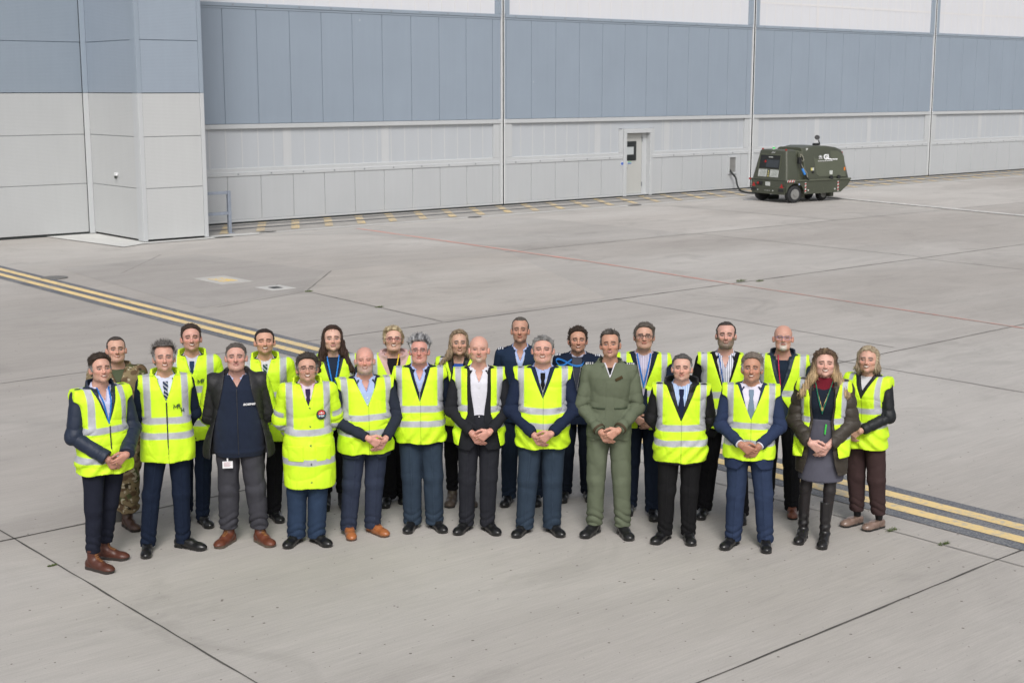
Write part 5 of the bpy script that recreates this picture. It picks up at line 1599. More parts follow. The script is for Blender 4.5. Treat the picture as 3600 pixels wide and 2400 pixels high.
def viscoat(hem=.76, zb=((1.20, 1.26), (.90, .96)), v=(1.33, .055, 1.50), col=None, xv=(.125, .180), extra=None, slr=(.076, .070, .060), **k):
    def cf(p, P, c):
        c = tape(p, P, c, zb=zb, xv=xv, sleeves=True)
        # dark lining inside the collar, dark press studs down the placket
        s = P['s']; z = p[:, 2] / s; r = np.sqrt(p[:, 0] ** 2 + (p[:, 1] - neck_axis_y(p[:, 2], s)) ** 2)
        c = np.where(((z > 1.47) & (r < .098 * (P['w'] * .5 + .5)))[:, None], np.array((.012, .013, .015), F32), c)
        for zz in np.arange(1.30, .6, -.17):
            c = np.where(((p[:, 0] - .012) ** 2 + (p[:, 2] - zz * s) ** 2 < .0085 ** 2)[:, None] & (p[:, 1] < 0)[:, None], np.array((.03, .035, .04), F32), c)
        return c
    return dict(dict(kind='jacket', name='hi_vis_coat', t=.026, hem=hem, col=C['vis'], v=v, sleeve=slr, folds=.009, sfold=.012, neck=1.50, mat=MP_VIS, drape=.02, placket=(.012, .030, 1.36),
                collar=[dict(r0=.112, r1=.104, z0=1.43, z1=1.550, th=.009, open=.066, open0=.045, drop=.085, lowf=.060)], colfn=cf, vox=.008), **k)

def tie(col, zb=1.05, w=.030):
    def f(P, root):
        s = P['s']
        def reg(p):
            z = p[:, 2] / s; x = np.abs(p[:, 0])
            wv = np.interp(z, [zb, zb + .03, 1.30, 1.395, 1.415, 1.455, 1.47], [.004, w * 1.1, w * .9, .014, .020, .021, .017])
            return np.maximum(x - wv, np.maximum(z - 1.458, zb - z))
        def cf(v):
            c = np.tile(np.array(col if not isinstance(col, list) else col[0], F32), (len(v), 1))
            if isinstance(col, list):
                m = np.sin((v[:, 0] * .8 + v[:, 2]) * 190) > (.5 if len(col) < 3 else -.1)
                c = np.where(m[:, None], np.array(col[1], F32), c)
            return c
        patch('tie', P, root, .006, reg, MP_CLOTH, cf, (-.05, -.34, zb * s - .02), (.05, -.02, 1.50 * s), .005, .0055)
    return f
def lanyard(col, t=.010, z0=1.22, w=.058, side=None, wd=.0075, name='lanyard', zt=1.50):
    def f(P, root):
        s = P['s']
        def reg(p):
            z = p[:, 2] / s; x = p[:, 0]
            wv = np.clip((z - z0) / (1.5 - z0), 0, 1.2) * w
            d = np.abs(np.abs(x) - wv) - wd
            if side: d = np.maximum(d, -x * side)
            return np.maximum(d, np.maximum(z - zt, z0 - .012 - z))
        patch(name, P, root, t, reg, MP_CLOTH, col, (-.12, -.34, z0 * s - .04), (.12, .0, 1.53 * s), .005, .0035)
    return f
def zipper(t=.024, z0=.84, z1=1.27, mat=None, wd=.0042, off=0.0):
    def f(P, root):
        s = P['s']
        reg = lambda p: np.maximum(np.abs(p[:, 0] - off) - wd, np.maximum(p[:, 2] / s - z1, z0 - p[:, 2] / s))
        ob = patch('zip', P, root, t, reg, mat or M_ZIPD, (.1, .1, .1), (-.02 + off, -.36, z0 * s - .02), (.02 + off, -.02, z1 * s + .03), .0045, .006)
    return f
def vzip(t=.013, v=(1.30, .06), mat=None, wd=.003):
    """bright zip teeth along an open V"""
    def f(P, root):
        s = P['s']
        def reg(p):
            z = p[:, 2] / s; wv = np.clip((z - v[0]) / (1.5 - v[0]), 0, 1) * v[1]
            return np.maximum(np.abs(np.abs(p[:, 0]) - wv) - wd, np.maximum(z - 1.42, v[0] - .06 - z))
        patch('zip', P, root, t, reg, mat or M_ZIP, (.5, .5, .5), (-.09, -.34, (v[0] - .09) * s), (.09, -.02, 1.45 * s), .0045, .004)
    return f
def chest_text(txt, x, z, size, mat, t=.034, bold=.0012, shear=0.0, name='logo', **k):
    def f(P, root):
        s = P['s']; y = front_y(P, x, z * s, t); y2 = front_y(P, x + .05, z * s, t)
        text_mesh(name, txt, size, mat, root, (x, min(y, y2) - .003, z * s), (R(90), 0, math.atan2(y2 - y, .05) * .9), bold, shear, **k)
    return f
def epaulettes(bars=3, col=(.55, .56, .60), t=.014):
    def f(P, root):
        s = P['s']; w = P['w']
        for sd in (-1, 1):
            def fn(p):
                b = torso(p, t, P)
                for s2 in (-1, 1): b = smin(b, arm(p, P, s2, P['_slr'][0], P['_slr'][1], P['_slr'][2]), .022)
                d = np.maximum(b - .006, -(b + .004))
                return np.maximum(np.maximum(np.abs(p[:, 1] - .004) - .026, np.abs(p[:, 0] - sd * .165 * w) - .048), np.maximum(d, 1.40 * s - p[:, 2]))
            def cf(v):
                c = np.tile(np.array((.012, .017, .035), F32), (len(v), 1)); u = (np.abs(v[:, 0]) - .165 * w)
                for k in range(bars):
                    c = np.where((np.abs(u - .036 + k * .018) < .0048)[:, None], np.array(col, F32), c)
                return c
            build_obj('epaulette', fn, (sd * .165 * w - .06, -.04, 1.40 * s), (sd * .165 * w + .06, .045, 1.53 * s), .005, MP_CLOTH, root, cf)
    return f
def ring(side=1):
    def f(P, root):
        pr = hands(P)[1 if side > 0 else 0]; a = [q for q in pr if q[4] == 3][0]
        p = a[0] * .45 + a[1] * .55; d = (a[1] - a[0]) / np.linalg.norm(a[1] - a[0])
        mb = MB(); mb.tube([tuple(p - d * .0028), tuple(p + d * .0028)], .0108, 12); mb.build('ring', M_GOLD, root, True)
    return f
def mlh(x, z, t, k=1.0):
    """the small stitched mark: M, a raised c, L and a lower H"""
    strokes = [[(0, 0), (0, 1), (.42, .35), (.84, 1), (.84, 0)], [(1.28, .98), (1.08, 1.0), (1.0, .84), (1.08, .68), (1.28, .70)], [(1.0, .52), (1.28, .52)], [(1.42, 1), (1.42, 0), (1.85, 0)],
               [(1.75, -.12), (1.75, -1.0)], [(2.35, -.12), (2.35, -1.0)], [(1.75, -.55), (2.35, -.55)]]
    def f(P, root):
        s = P['s']; u = .034 * k; mb = MB()
        for st in strokes:
            pts = []
            for (a, b), (a2, b2) in zip(st, st[1:]):
                for q in (0, .5): pts.append((a + (a2 - a) * q, b + (b2 - b) * q))
            pts.append(st[-1])
            mb.tube([(x + a * u, front_y(P, x + a * u, z * s + b * u, t) - .002, z * s + b * u) for a, b in pts], .0034 * k, 5)
        mb.build('logo', M_LDARK, root)
    return f
def badge(x, z, w, h, t=.03):
    def f(P, root):
        s = P['s']; y = front_y(P, x, z * s, t)
        mb = MB(); mb.box(x - w / 2, x + w / 2, y - .006, y - .003, z * s - h / 2, z * s + h / 2); mb.build('id_card', M_CARD, root)
        mb = MB()
        for k in range(4): mb.box(x - w * .36, x + w * (.3 - .1 * (k % 2)), y - .0072, y - .0062, z * s + h * (.30 - .17 * k), z * s + h * (.36 - .17 * k))
        mb.build('card_print', M_CARDINK, root)
        mb = MB(); mb.box(x - .006, x + .006, y - .004, y + .012, z * s + h / 2, z * s + h / 2 + .022); mb.build('clip', M_CARD, root)
    return f
def crew_patch(P, root):
    s = P['s']; x, z = .105, 1.235; y = front_y(P, x, z * s, .036); a = R(14)
    e = empty('round_badge', (x, y - .001, z * s)); e.parent = root; e.rotation_euler = (0, 0, a)
    MB().disc((0, 0, 0), (0, -1, 0), .043, .004, 28).build('badge_rim', simple('badge_dark', (.02, .03, .03), .7, vary=.05), e)
    MB().disc((0, -.0045, .010), (0, -1, 0), .030, .0015, 28).build('badge_top', simple('badge_red', (.50, .05, .04), .7, vary=.05), e)
    mb = MB(); mb.box(-.034, .034, -.0072, -.0062, -.020, .000); mb.build('badge_band', simple('badge_teal', (.03, .14, .17), .7, vary=.05), e)
    text_mesh('badge_text', 'P-8A', .021, M_LWHITE, e, (0, -.0076, -.018), (R(90), 0, 0), .0004, align='CENTER')
    mb = MB(); mb.box(-.020, .020, -.0072, -.0062, .012, .017); mb.box(-.004, .004, -.0072, -.0062, .008, .024); mb.build('badge_aircraft', M_LWHITE, e)
def stripes(base, line, f=420):
    return lambda v, P, c: np.array(base, F32)[None] + (np.array(line, F32) - np.array(base, F32))[None] * sstep(-.1, .8, np.sin(v[:, 0] * f))[:, None] 
def jeans(col, r=(.098, .074, .060), **k): return dict(dict(col=col, r=r, crease=0, hem=.07, folds=.0065), **k)
def slacks(col, r=(0.095, .076, .067), **k): return dict(dict(col=col, r=r, crease=1, hem=.045, folds=.0055), **k)
OX_BLACK = dict(col=(.010, .010, .011), mat=MP_LEATHER, heel=1)
def pocket(t, x, z, w, h, col, mat=None):
    def f(P, root):
        s = P['s']
        for sd in (-1, 1):
            reg = lambda p: np.maximum(np.abs(p[:, 0] - sd * x) - w / 2, np.abs(p[:, 2] - z * s) - h / 2)
            patch('pocket', P, root, t, reg, mat or MP_VIS, col, (sd * x - w / 2 - .02, -.38, z * s - h / 2 - .02), (sd * x + w / 2 + .02, -.02, z * s + h / 2 + .02), .006, .006)
    return f
def buttons(t, zs_, x=0.0, mat=None, r=.0055):
    def f(P, root):
        s = P['s']
        for z in zs_:
            y = front_y(P, x, z * s, t); MB().disc((x, y + .001, z * s), (0, -1, 0), r, .004, 10).build('button', mat or M_CARD, root)
    return f
def camo(v, P, c=None):
    a = wob(v, 71, 26, (1, 1, 1.2)); b = wob(v, 72, 34); d = wob(v, 73, 48); e = wob(v, 74, 70)
    c = np.tile(np.array((.215, .165, .095), F32), (len(v), 1))
    c = np.where((a > .22)[:, None], np.array((.085, .095, .042), F32), c)
    c = np.where((b > .38)[:, None], np.array((.115, .075, .045), F32), c)
    c = np.where((d > .60)[:, None], np.array((.035, .027, .017), F32), c)
    return np.where((e > .72)[:, None], np.array((.42, .37, .27), F32), c)
def stitched(v, P, c):
    return c

H_DARK = (.035, .025, .019); H_GREY = (.22, .215, .21); H_BROWN = (.075, .050, .036); H_SILV = (.36, .36, .37)
PEOPLE = [
 dict(n=1, x=-3.311, y=11.196, h=1.774, feet=[(-.087, -.139, 60), (-.075, .139, 78)], yaw=38, w=1.03, belly=.015, arms='front', top=1, hx=.02, skin=SKIN['a'], handskin=(.46, .25, .19),
      label="man in yellow vest, navy padded jacket and brown work boots, at the group's left end",
      hair=H_DARK, hair2=(.20, .19, .185), hairs=1, ht=.030, hside=.010, hrough=.005, smile=.6, eyeh=.004, hoff=14, jaw=1.15, frown=1,
      tops=[shirt(C['lilac'], 'open'), highjacket(C['navy2'], v=(1.22, .075, 1.50), slr=(.073, .070, .062), hem=.86), vest(v=(1.20, .105, 1.50), hem=.80, zb=((1.135, 1.19), (.90, .955)), xv=(.105, .155), t=.028)],
      trousers=jeans((.014, .016, .027), r=(.094, .067, .055), hem=.145), shoes=dict(col=(.075, .024, .015), mat=MP_BOOT, h=.185, bulk=1.10, len=1.05, sole=.026, lace=(.28, .12, .04), solecol=(.035, .028, .025)),
      extras=[zipper(.026, .81, 1.20, M_ZIPD), lanyard((.03, .16, .50), z0=1.20, w=.05), ring(1)]),
 dict(n=2, x=-3.473, y=12.272, h=1.718, feet=[(-.215, .082, 6), (.051, -.082, 40)], yaw=18, w=1.05, belly=.02, arms='side', skin=SKIN['d'],
      label='man in camouflage smock and trousers standing behind the man at the left end',
      hair=(.05, .04, .035), hairs=1, ht=.006, hside=.003, hrough=.0015, recede=.028, smile=.3, eyeh=.0045, hoff=4, jowl=1, jaw=1.2, streak=.3,
      tops=[tee((.07, .085, .05), 1.475), dict(kind='jacket', name='camouflage_smock', t=.022, hem=.80, sleeve=(.076, .072, .058), v=(1.34, .07, 1.50), colfn=camo, folds=.011, sfold=.010, neck=1.50,
            collar=[dict(r0=.108, r1=.118, z0=1.44, z1=1.53, th=.008, open=.06, open0=.06, drop=.06, lowf=.03)])],
      trousers=dict(r=(.112, .100, .092), crease=0, hem=.15, folds=.015, colfn=camo, col=(.1, .1, .1)), shoes=dict(col=(.055, .028, .020), mat=MP_BOOT, h=.20, bulk=1.08, sole=.026, lace=(.03, .018, .012), solecol=(.02, .016, .014)),
      extras=[lanyard((.05, .14, .38), z0=1.15, w=.075)]),
 dict(n=3, x=-2.881, y=11.569, h=1.793, feet=[(-.194, -.048, 9), (.083, .048, 67)], yaw=15, w=1.0, belly=.01, arms='back', skin=SKIN['a'],
      label='balding man with wild grey hair and a dark-zipped yellow gilet over a navy suit',
      hair=(.115, .105, .10), hair2=H_GREY, hairs=1, ht=.022, hside=.014, hrough=.007, spike=.014, recede=.045, hback=.045, smile=.7, eyeh=.0035, ruddy=.9, hoff=2,
      tops=[shirt((.55, .57, .72)), suit(C['navy'], slr=(.063, .058, .046), hem=.80), vest(v=(1.30, .075, 1.50), hem=.795, zb=((1.115, 1.172), (.99, 1.045)), xv=(.125, .18), t=.036, vox=.0075, flange=.046,
            collar=[dict(r0=.108, r1=.102, z0=1.43, z1=1.545, th=.010, open=.062, open0=.045, drop=.085, lowf=.060)], neck=1.50, name='hi_vis_gilet', folds=.005)],
      trousers=slacks(C['navy'], r=(0.097, 0.074, 0.063)), shoes=dict(OX_BLACK, len=1.12), extras=[tie([(.02, .03, .07), (.35, .36, .42)]), zipper(.040, .80, 1.30, M_ZIPD, .0055),
              pocket(.034, .105, .875, .115, .10, C['vis']), mlh(.058, 1.245, .046)]),
 dict(n=4, x=-2.839, y=12.401, h=1.805, feet=[(-.132, .104, 11), (.061, -.104, 33)], yaw=10, w=1.03, arms='back', skin=(.60, .36, .30),
      label='tall smiling man in a high-collared yellow coat with a checked shirt in the back row',
      hair=(.040, .028, .022), hairs=1, ht=.018, hside=.008, smile=.9, eyeh=.0032, hoff=2, ruddy=1.2,
      tops=[shirt((.50, .50, .60)), suit(C['navy']), viscoat(hem=.77, zb=((1.19, 1.25), (.90, .955)))],
      trousers=slacks(C['navy'], r=(0.095, 0.073, 0.061)), shoes=OX_BLACK, extras=[tie((.018, .035, .085)), mlh(.050, 1.275, .038, 1.05)]),
 dict(n=5, x=-2.321, y=11.758, h=1.752, feet=[(-.113, -.001, -21), (.156, .001, 41)], yaw=9, w=1.07, belly=.035, arms='back', skin=(.60, .37, .31),
      label='man in a navy fleece with a dark quilted coat draped open over his shoulders',
      hair=(.085, .075, .068), hair2=(.24, .23, .22), hairs=1, ht=.012, hside=.006, smile=0, eyeh=.0038, jowl=1, jaw=1.2, hoff=-2, lip=(.45, .19, .17),
      tops=[shirt((.46, .50, .72), 'open'), dict(kind='fleece', name='fleece_jacket', t=.020, hem=.80, col=(.014, .020, .038), sleeve=(.066, .060, .050), v=(1.40, .055, 1.50), mat=MP_FLEECE, folds=.004, neck=1.50, gather=1,
              collar=[dict(r0=.092, r1=.118, z0=1.44, z1=1.53, th=.007, open=.045, open0=.070, drop=.06, lowf=.035)]),
            dict(kind='cape', name='draped_coat', t=.030, hem=.80, sleeve=(.088, .092, .080), openlow=(.095, .235, 1.60), mat=MP_SHELL, folds=.010, sfold=.006, drape=.085, neck=1.56,
                 colfn=lambda v, P, c: np.where(((np.abs(v[:, 0]) > .247 + .20 * np.clip(1.40 - v[:, 2], 0, .6)) | (v[:, 1] > .04))[:, None], np.array(C['vis'], F32), np.array((.019, .019, .021), F32) * (1 - .45 * (np.abs(np.sin((v[:, 0] + v[:, 2]) * 42)) < .10) - .45 * (np.abs(np.sin((v[:, 0] - v[:, 2]) * 42)) < .10))[:, None]))],
      trousers=slacks((.046, .046, .055), r=(0.101, 0.087, 0.076), crease=0, hem=.135, folds=.010), shoes=dict(col=(.115, .034, .018), mat=MP_BOOT, h=.185, bulk=1.12, len=1.0, sole=.024, lace=(.30, .15, .05), solecol=(.10, .075, .055)),
      extras=[zipper(.022, .83, 1.40, M_ZIPD, .003), chest_text('BOEING', .050, 1.262, .024, M_LWHITE, .030, .0008, .25, sx=1.15), badge(-.095, .745, .085, .060, .026)]),
 dict(n=6, x=-2.201, y=12.464, h=1.756, feet=[(-.131, .007, 4), (.037, -.007, 29)], yaw=8, w=1.03, arms='back', skin=(.60, .37, .28),
      label='grinning dark-haired man in a black-lined yellow coat, behind the man with the draped coat',
      hair=(.028, .020, .017), hairs=1, ht=.009, hside=.005, recede=.012, smile=.9, eyeh=.0022, hoff=2,
      tops=[shirt((.56, .56, .60)), suit(C['black']), viscoat(hem=.76, zb=((1.16, 1.22), (.93, .99)))],
      trousers=slacks(C['black'], r=(0.095, 0.074, 0.064)), shoes=OX_BLACK, extras=[tie([(.02, .05, .045), (.3, .33, .36)]), lanyard((.75, .60, .05), z0=1.20, w=.045, side=-1, wd=.006)]),
 dict(n=7, x=-1.727, y=11.753, h=1.667, feet=[(-.127, -.003, -20), (.045, .003, 43)], yaw=10, w=1.02, arms='back', skin=(.57, .36, .28),
      label='man in glasses wearing a knee-length yellow coat over blue trousers',
      hair=(.045, .037, .032), hair2=(.16, .15, .145), hairs=1, ht=.030, hside=.014, hrough=.006, smile=.95, eyeh=.003, glasses=M_FRAME, gr=.0014, hoff=2, sweep=.004,
      tops=[shirt(C['pinkish']), viscoat(hem=.555, zb=((1.045, 1.105), (.775, .835)), slr=(.078, .072, .062), v=(1.30, .06, 1.50))],
      trousers=jeans(C['blueslack'], r=(.098, .084, .078), hem=.05), shoes=OX_BLACK, extras=[tie((.030, .018, .055)), lanyard((.62, .16, .30), z0=1.10, w=.055, wd=.004), pocket(.042, .115, .885, .13, .135, C['vis']), crew_patch]),
 dict(n=8, x=-1.644, y=12.833, h=1.722, feet=[(-.092, -.001, 2), (.06, .001, 18)], yaw=8, w=1.0, bust=.02, fem=1, arms='front', skin=(.66, .44, .36), hw=1.02,
      label='woman with long dark brown hair and a blue lanyard in a yellow vest',
      hair=(.042, .024, .018), hairs=1, ht=.018, hside=.016, long=.23, flare=.26, lock=1.15, blow=.06, smile=0, eyeh=.0045, hoff=2, lip=(.46, .20, .19), hback=.01, streak=.35, tip=.026,
      tops=[tee((.016, .024, .045), 1.475), highjacket((.014, .020, .035), v=(1.18, .085, 1.5), slr=(.058, .053, .045)), vest(v=(1.14, .105, 1.50), zb=((1.095, 1.15), (.96, 1.015)), hem=.82)],
      trousers=jeans(C['black'], r=(.098, .070, .055), hem=.14), shoes=dict(col=(.016, .016, .018), mat=MP_BOOT, h=.22, sole=.02), extras=[lanyard((.03, .20, .62), z0=1.17, w=.058)]),
 dict(n=9, x=-1.27, y=12.011, h=1.669, feet=[(-.161, -.03, 15), (.045, .03, 43)], yaw=14, w=1.09, belly=.045, arms='front', top=-1, hz=.015, hx=.06, skin=(.60, .34, .28), bald=1, jowl=1,
      label='bald man with a grey beard in a dark blue suit, yellow vest and tan brogues',
      hair=(.3, .28, .26), stubblehair=((.34, .30, .28), .9, .35), brow=(.30, .22, .18), browk=.4, beard=((.34, .29, .26), 'full', .62), smile=.5, eyeh=.0022, hoff=0, ruddy=1.1, jaw=1.2,
      tops=[shirt((.34, .42, .66), 'open'), suit(C['darksuit'], slr=(.066, .061, .047), hem=.76), vest(v=(1.25, .105, 1.50), hem=.805, flange=.056)],
      trousers=slacks((.028, .036, .062), r=(0.101, 0.082, 0.071)), shoes=dict(col=C['tan'], mat=MP_LEATHER, sole=.018, solecol=(.10, .05, .03), lace=(.14, .05, .02), len=1.05), extras=[buttons(.004, (1.33, 1.27))]),
 dict(n=10, x=-1.101, y=13.001, h=1.694, feet=[(-.072, -.063, -2), (.05, .063, 9)], yaw=6, w=1.04, bust=.03, fem=1, arms='back', skin=(.64, .42, .34), hw=1.04,
      label='blonde woman with red-framed glasses and a pale pink hood in the back row',
      hair=(.52, .43, .27), hair2=(.20, .15, .09), h2mode='mix', hairs=1, ht=.026, hside=.022, fringe=1, smile=.95, eyeh=.0042, glasses=M_FRAMER, gr=.0024, hoff=1, sweep=-.006, jowl=1,
      tops=[tee(C['black'], 1.455), dict(kind='hoodie', name='hoodie', t=.014, hem=.80, col=C['pink'], sleeve=(.064, .058, .048), v=(1.20, .085, 1.50), folds=.004, neck=1.50,
             collar=[dict(r0=.125, r1=.115, z0=1.43, z1=1.525, th=.014, open=.06, open0=.06, drop=.06, lowf=.035)]), vest(v=(1.18, .150, 1.50), flange=.05)],
      trousers=jeans(C['black'], r=(.104, .090, .085), hem=.05), shoes=OX_BLACK, extras=[lanyard((.80, .60, .04), z0=1.28, w=.05, side=1, wd=.006)]),
 dict(n=11, x=-.805, y=12.164, h=1.745, feet=[(-.077, -.002, -13), (.119, .002, 30)], yaw=3, w=1.03, belly=.035, arms='back', skin=(.62, .34, .29), ruddy=1.1,
      label='man with spiky silver hair and wire glasses in a yellow vest and blue-grey trousers',
      hair=(.42, .42, .43), hair2=(.06, .06, .065), h2mode='mix', hairs=1, ht=.020, hside=.007, spike=.022, hrough=.005, recede=.010, smile=0, eyeh=.0042, glasses=M_FRAME, gr=.0013, hoff=-2, jowl=1, jaw=1.15,
      tops=[shirt((.36, .44, .70), 'open'), blouson((.012, .018, .034), v=(1.28, .070, 1.50), hem=.85, gather=None) if False else blouson((.012, .018, .034), v=(1.28, .070, 1.50), hem=.80), vest(v=(1.20, .095, 1.50), hem=.825, zb=((1.11, 1.17), (.98, 1.035)), flange=.050)],
      trousers=slacks(C['rafblue'], r=(0.105, 0.089, 0.081)), shoes=OX_BLACK, extras=[vzip(.014, (1.28, .070)), epaulettes(4), zipper(.012, 1.19, 1.28, M_ZIP, .003)]),
 dict(n=12, x=-.486, y=12.952, h=1.661, feet=[(-.075, .001, -8), (.09, -.001, 10)], yaw=-6, w=.90, bust=.02, fem=1, arms='back', skin=(.58, .38, .29), hw=.95,
      label='woman with shoulder-length fair hair and fluffy black collar, behind two men in the middle',
      hair=(.30, .225, .15), hair2=(.13, .095, .062), h2mode='mix', hairs=1, ht=.020, hside=.016, long=.13, flare=.55, blow=-.10, smile=.25, eyeh=.005, hoff=4, hback=.012,
      tops=[tee((.02, .07, .30), 1.44), dict(kind='coat', name='puffer_coat', t=.020, hem=.66, col=(.009, .009, .011), sleeve=(.066, .062, .052), v=(1.20, .07, 1.50), quilt=1, mat=MP_SHELL, folds=.004, neck=1.50,
             collar=[dict(r0=.104, r1=.100, z0=1.43, z1=1.535, th=.016, open=.055, open0=.03, drop=.06, lowf=.03)]), vest(v=(1.18, .11, 1.50), t=.036, flange=.06)],
      trousers=jeans(C['black'], r=(.092, .064, .052), hem=.13), shoes=dict(col=(.085, .065, .052), mat=MP_BOOT, h=.19, sole=.02, bulk=1.1, lace=(.16, .13, .11), solecol=(.03, .027, .024))),
 dict(n=13, x=-.286, y=12.102, h=1.748, feet=[(-.118, .011, -27), (.07, -.011, 31)], yaw=1, w=1.04, belly=.01, arms='front', top=1, hx=.015, skin=(.62, .38, .31), bald=1,
      label='bald man with short goatee, black suit, open white shirt and unfastened yellow vest',
      hair=(.3, .25, .2), brow=(.30, .18, .13), browk=.35, beard=((.42, .34, .27), 'goatee', .7), smile=0, eyeh=.0035, hoff=0, frown=1, handskin=(.56, .31, .25),
      tops=[shirt((.60, .60, .66), 'open'), dict(suit(C['char'], slr=(.062, .057, .045)), v=None, gape=[(1.0, -.01), (1.02, .040), (1.25, .060), (1.5, .085)], cutaway=(.93, .08)),
            vest(v=None, hem=.815, zb=((1.12, 1.178), (.98, 1.035)), gap=9, gape=[(.80, .190), (.95, .150), (1.10, .105), (1.3, .098), (1.5, .108)], flange=.048)],
      trousers=slacks((.020, .021, .027), r=(0.097, 0.078, 0.066)), shoes=OX_BLACK, extras=[buttons(.004, (1.34, 1.255, 1.165, 1.08)), ring(1)]),
 dict(n=14, x=.076, y=12.971, h=1.772, feet=[(-.106, -.012, -15), (.149, .012, 2)], yaw=-1, w=.98, arms='back', skin=(.50, .30, .225), hw=.93, hl=1.03,
      label='tall slim man in dark blue zipped uniform jacket over light blue shirt, without a vest',
      hair=(.085, .075, .065), hairs=1, ht=.006, hside=.005, recede=.035, hrough=.002, smile=0, eyeh=.0032, hoff=-2, frown=1, streak=.3,
      tops=[shirt((.36, .44, .68), 'open'), blouson((.014, .026, .055), v=(1.27, .062, 1.50), hem=.80)],
      trousers=slacks((.018, .028, .050), r=(0.097, 0.078, 0.068)), shoes=dict(OX_BLACK, col=(.008, .008, .009)), extras=[vzip(.014, (1.27, .062)), zipper(.016, .86, 1.27, M_ZIPD, .003), epaulettes(3)]),
 dict(n=15, x=.266, y=12.04, h=1.766, feet=[(-.156, -.008, -28), (.037 + .05, .008, 27)], yaw=-1, w=1.09, belly=.045, arms='front', spread=.0, skin=(.62, .38, .31), handskin=(.52, .30, .24),
      label='stocky grey-haired man with black tie and navy sleeves under a yellow vest, hands clasped',
      hair=(.23, .225, .22), hair2=(.12, .115, .11), h2mode='mix', hairs=1, ht=.018, hside=.009, smile=.75, eyeh=.0032, jowl=1, jaw=1.3, hoff=-2, hw=1.06, neckw=1.1,
      tops=[shirt((.33, .41, .66)), blouson((.013, .020, .045), v=(1.30, .065, 1.50), slr=(.070, .066, .048), sfold=.008, hem=.86, collar=[]), vest(v=(1.245, .105, 1.50), hem=.80, flange=.056, zb=((1.115, 1.172), (.985, 1.04)))],
      trousers=slacks(C['rafblue'], r=(0.107, 0.089, 0.079)), shoes=OX_BLACK, extras=[tie((.008, .008, .010)), vzip(.014, (1.30, .065)), ring(1)]),
 dict(n=16, x=.618, y=13.112, h=1.663, feet=[(-.112, -.01, -11), (.10, .01, 7)], yaw=-7, w=1.02, arms='back', skin=(.52, .31, .225), hw=.98,
      label='man with dark curly hair in navy uniform with a blue lanyard blown across his shoulder',
      hair=(.035, .024, .018), hairs=1, ht=.026, hside=.011, hrough=.008, smile=.55, eyeh=.004, hoff=4,
      tops=[shirt((.40, .42, .55)), dict(tee((.05, .055, .075), 1.475), name='pullover', kind='pullover', t=.006), blouson((.010, .016, .034), v=(1.12, .055, 1.50), hem=.80)],
      trousers=slacks((.010, .014, .024), r=(0.097, 0.076, 0.064)), shoes=OX_BLACK, extras=[vzip(.014, (1.12, .055)), epaulettes(3), 'wave']),
 dict(n=17, x=.841, y=11.988, h=1.824, feet=[(-.12, .023, -34), (.127, -.023, 17)], yaw=-3, w=1.02, arms='front', top=1, skin=(.52, .31, .225), handskin=(.52, .30, .22), hw=.98,
      label='dark-haired man in an olive green flight suit with hands clasped',
      hair=(.035, .028, .024), hair2=(.10, .09, .08), h2mode='mix', hairs=1, ht=.020, hside=.008, hrough=.005, recede=.022, smile=0, eyeh=.0042, hoff=-3, frown=1, hroll=-3, lip=(.42, .20, .18),
      tops=[tee(C['black'], 1.46), dict(tee((.60, .60, .66), 1.50), kind='scarf', name='white_collar', v=(1.40, .036, 1.5), t=.004),
            dict(kind='jacket', name='flight_jacket', t=.014, hem=.87, col=C['flight'], sleeve=(.067, .062, .050), v=(1.385, .050, 1.50), folds=.013, sfold=.013, neck=1.50, placket=(0, .035, 1.36),
                 collar=[dict(r0=.098, r1=.104, z0=1.43, z1=1.525, th=.007, open=.055, open0=.032, drop=.085, lowf=.045)])],
      trousers=dict(col=C['flight'], r=(.100, .080, .071), crease=0, hem=.085, folds=.010), shoes=dict(col=(.012, .012, .013), mat=MP_LEATHER, h=.13, bulk=1.08, sole=.022), extras=[pocket(.020, .095, 1.13, .115, .012, (.055, .072, .045), MP_CLOTH), epaulettes(4, (.5, .5, .5), .016), 'cuffs', 'tab']),
 dict(n=18, x=1.188, y=12.601, h=1.788, feet=[(-.057 - .04, .077, -11), (.095, -.077, 0)], yaw=-4, w=1.06, belly=.02, arms='front', top=-1, spread=.015, skin=(.56, .36, .28), hw=1.05,
      label='man in black-framed glasses, striped shirt, blue lanyard, navy cardigan and yellow vest',
      hair=(.085, .072, .062), hairs=1, ht=.022, hside=.014, sweep=.006, smile=0, eyeh=.004, glasses=M_FRAME, gr=.0022, jowl=1, jaw=1.2, hoff=1,
      tops=[shirt((.46, .43, .54), 'tie', stripes((.52, .50, .60), (.30, .26, .36))), blouson((.012, .018, .034), v=(1.12, .075, 1.50), collar=[], hem=.84, name='cardigan'), vest(v=(1.17, .125, 1.50), hem=.835, zb=((1.125, 1.182), (.97, 1.027)), gap=9, openlow=(.03, .05, 1.2), flange=.055)],
      trousers=slacks((.012, .018, .034), r=(0.099, 0.078, 0.068)), shoes=OX_BLACK, extras=[lanyard((.03, .17, .55), z0=1.22, w=.062)]),
 dict(n=19, x=1.441, y=11.836, h=1.644, feet=[(-.088 - .03, .004, -36), (.083, -.004, 3)], yaw=-6, w=1.06, belly=.015, arms='back', skin=(.64, .41, .33),
      label='frowning grey-haired man with a high black jacket collar under his vest and black trousers',
      hair=(.085, .08, .078), hair2=(.38, .38, .39), hairs=1, ht=.014, hside=.010, hrough=.005, recede=.015, smile=0, eyeh=.0032, brow=(.02, .015, .012), frown=1, hoff=-1, browz=-.002, beard=((.30, .21, .17), 'goatee', .25),
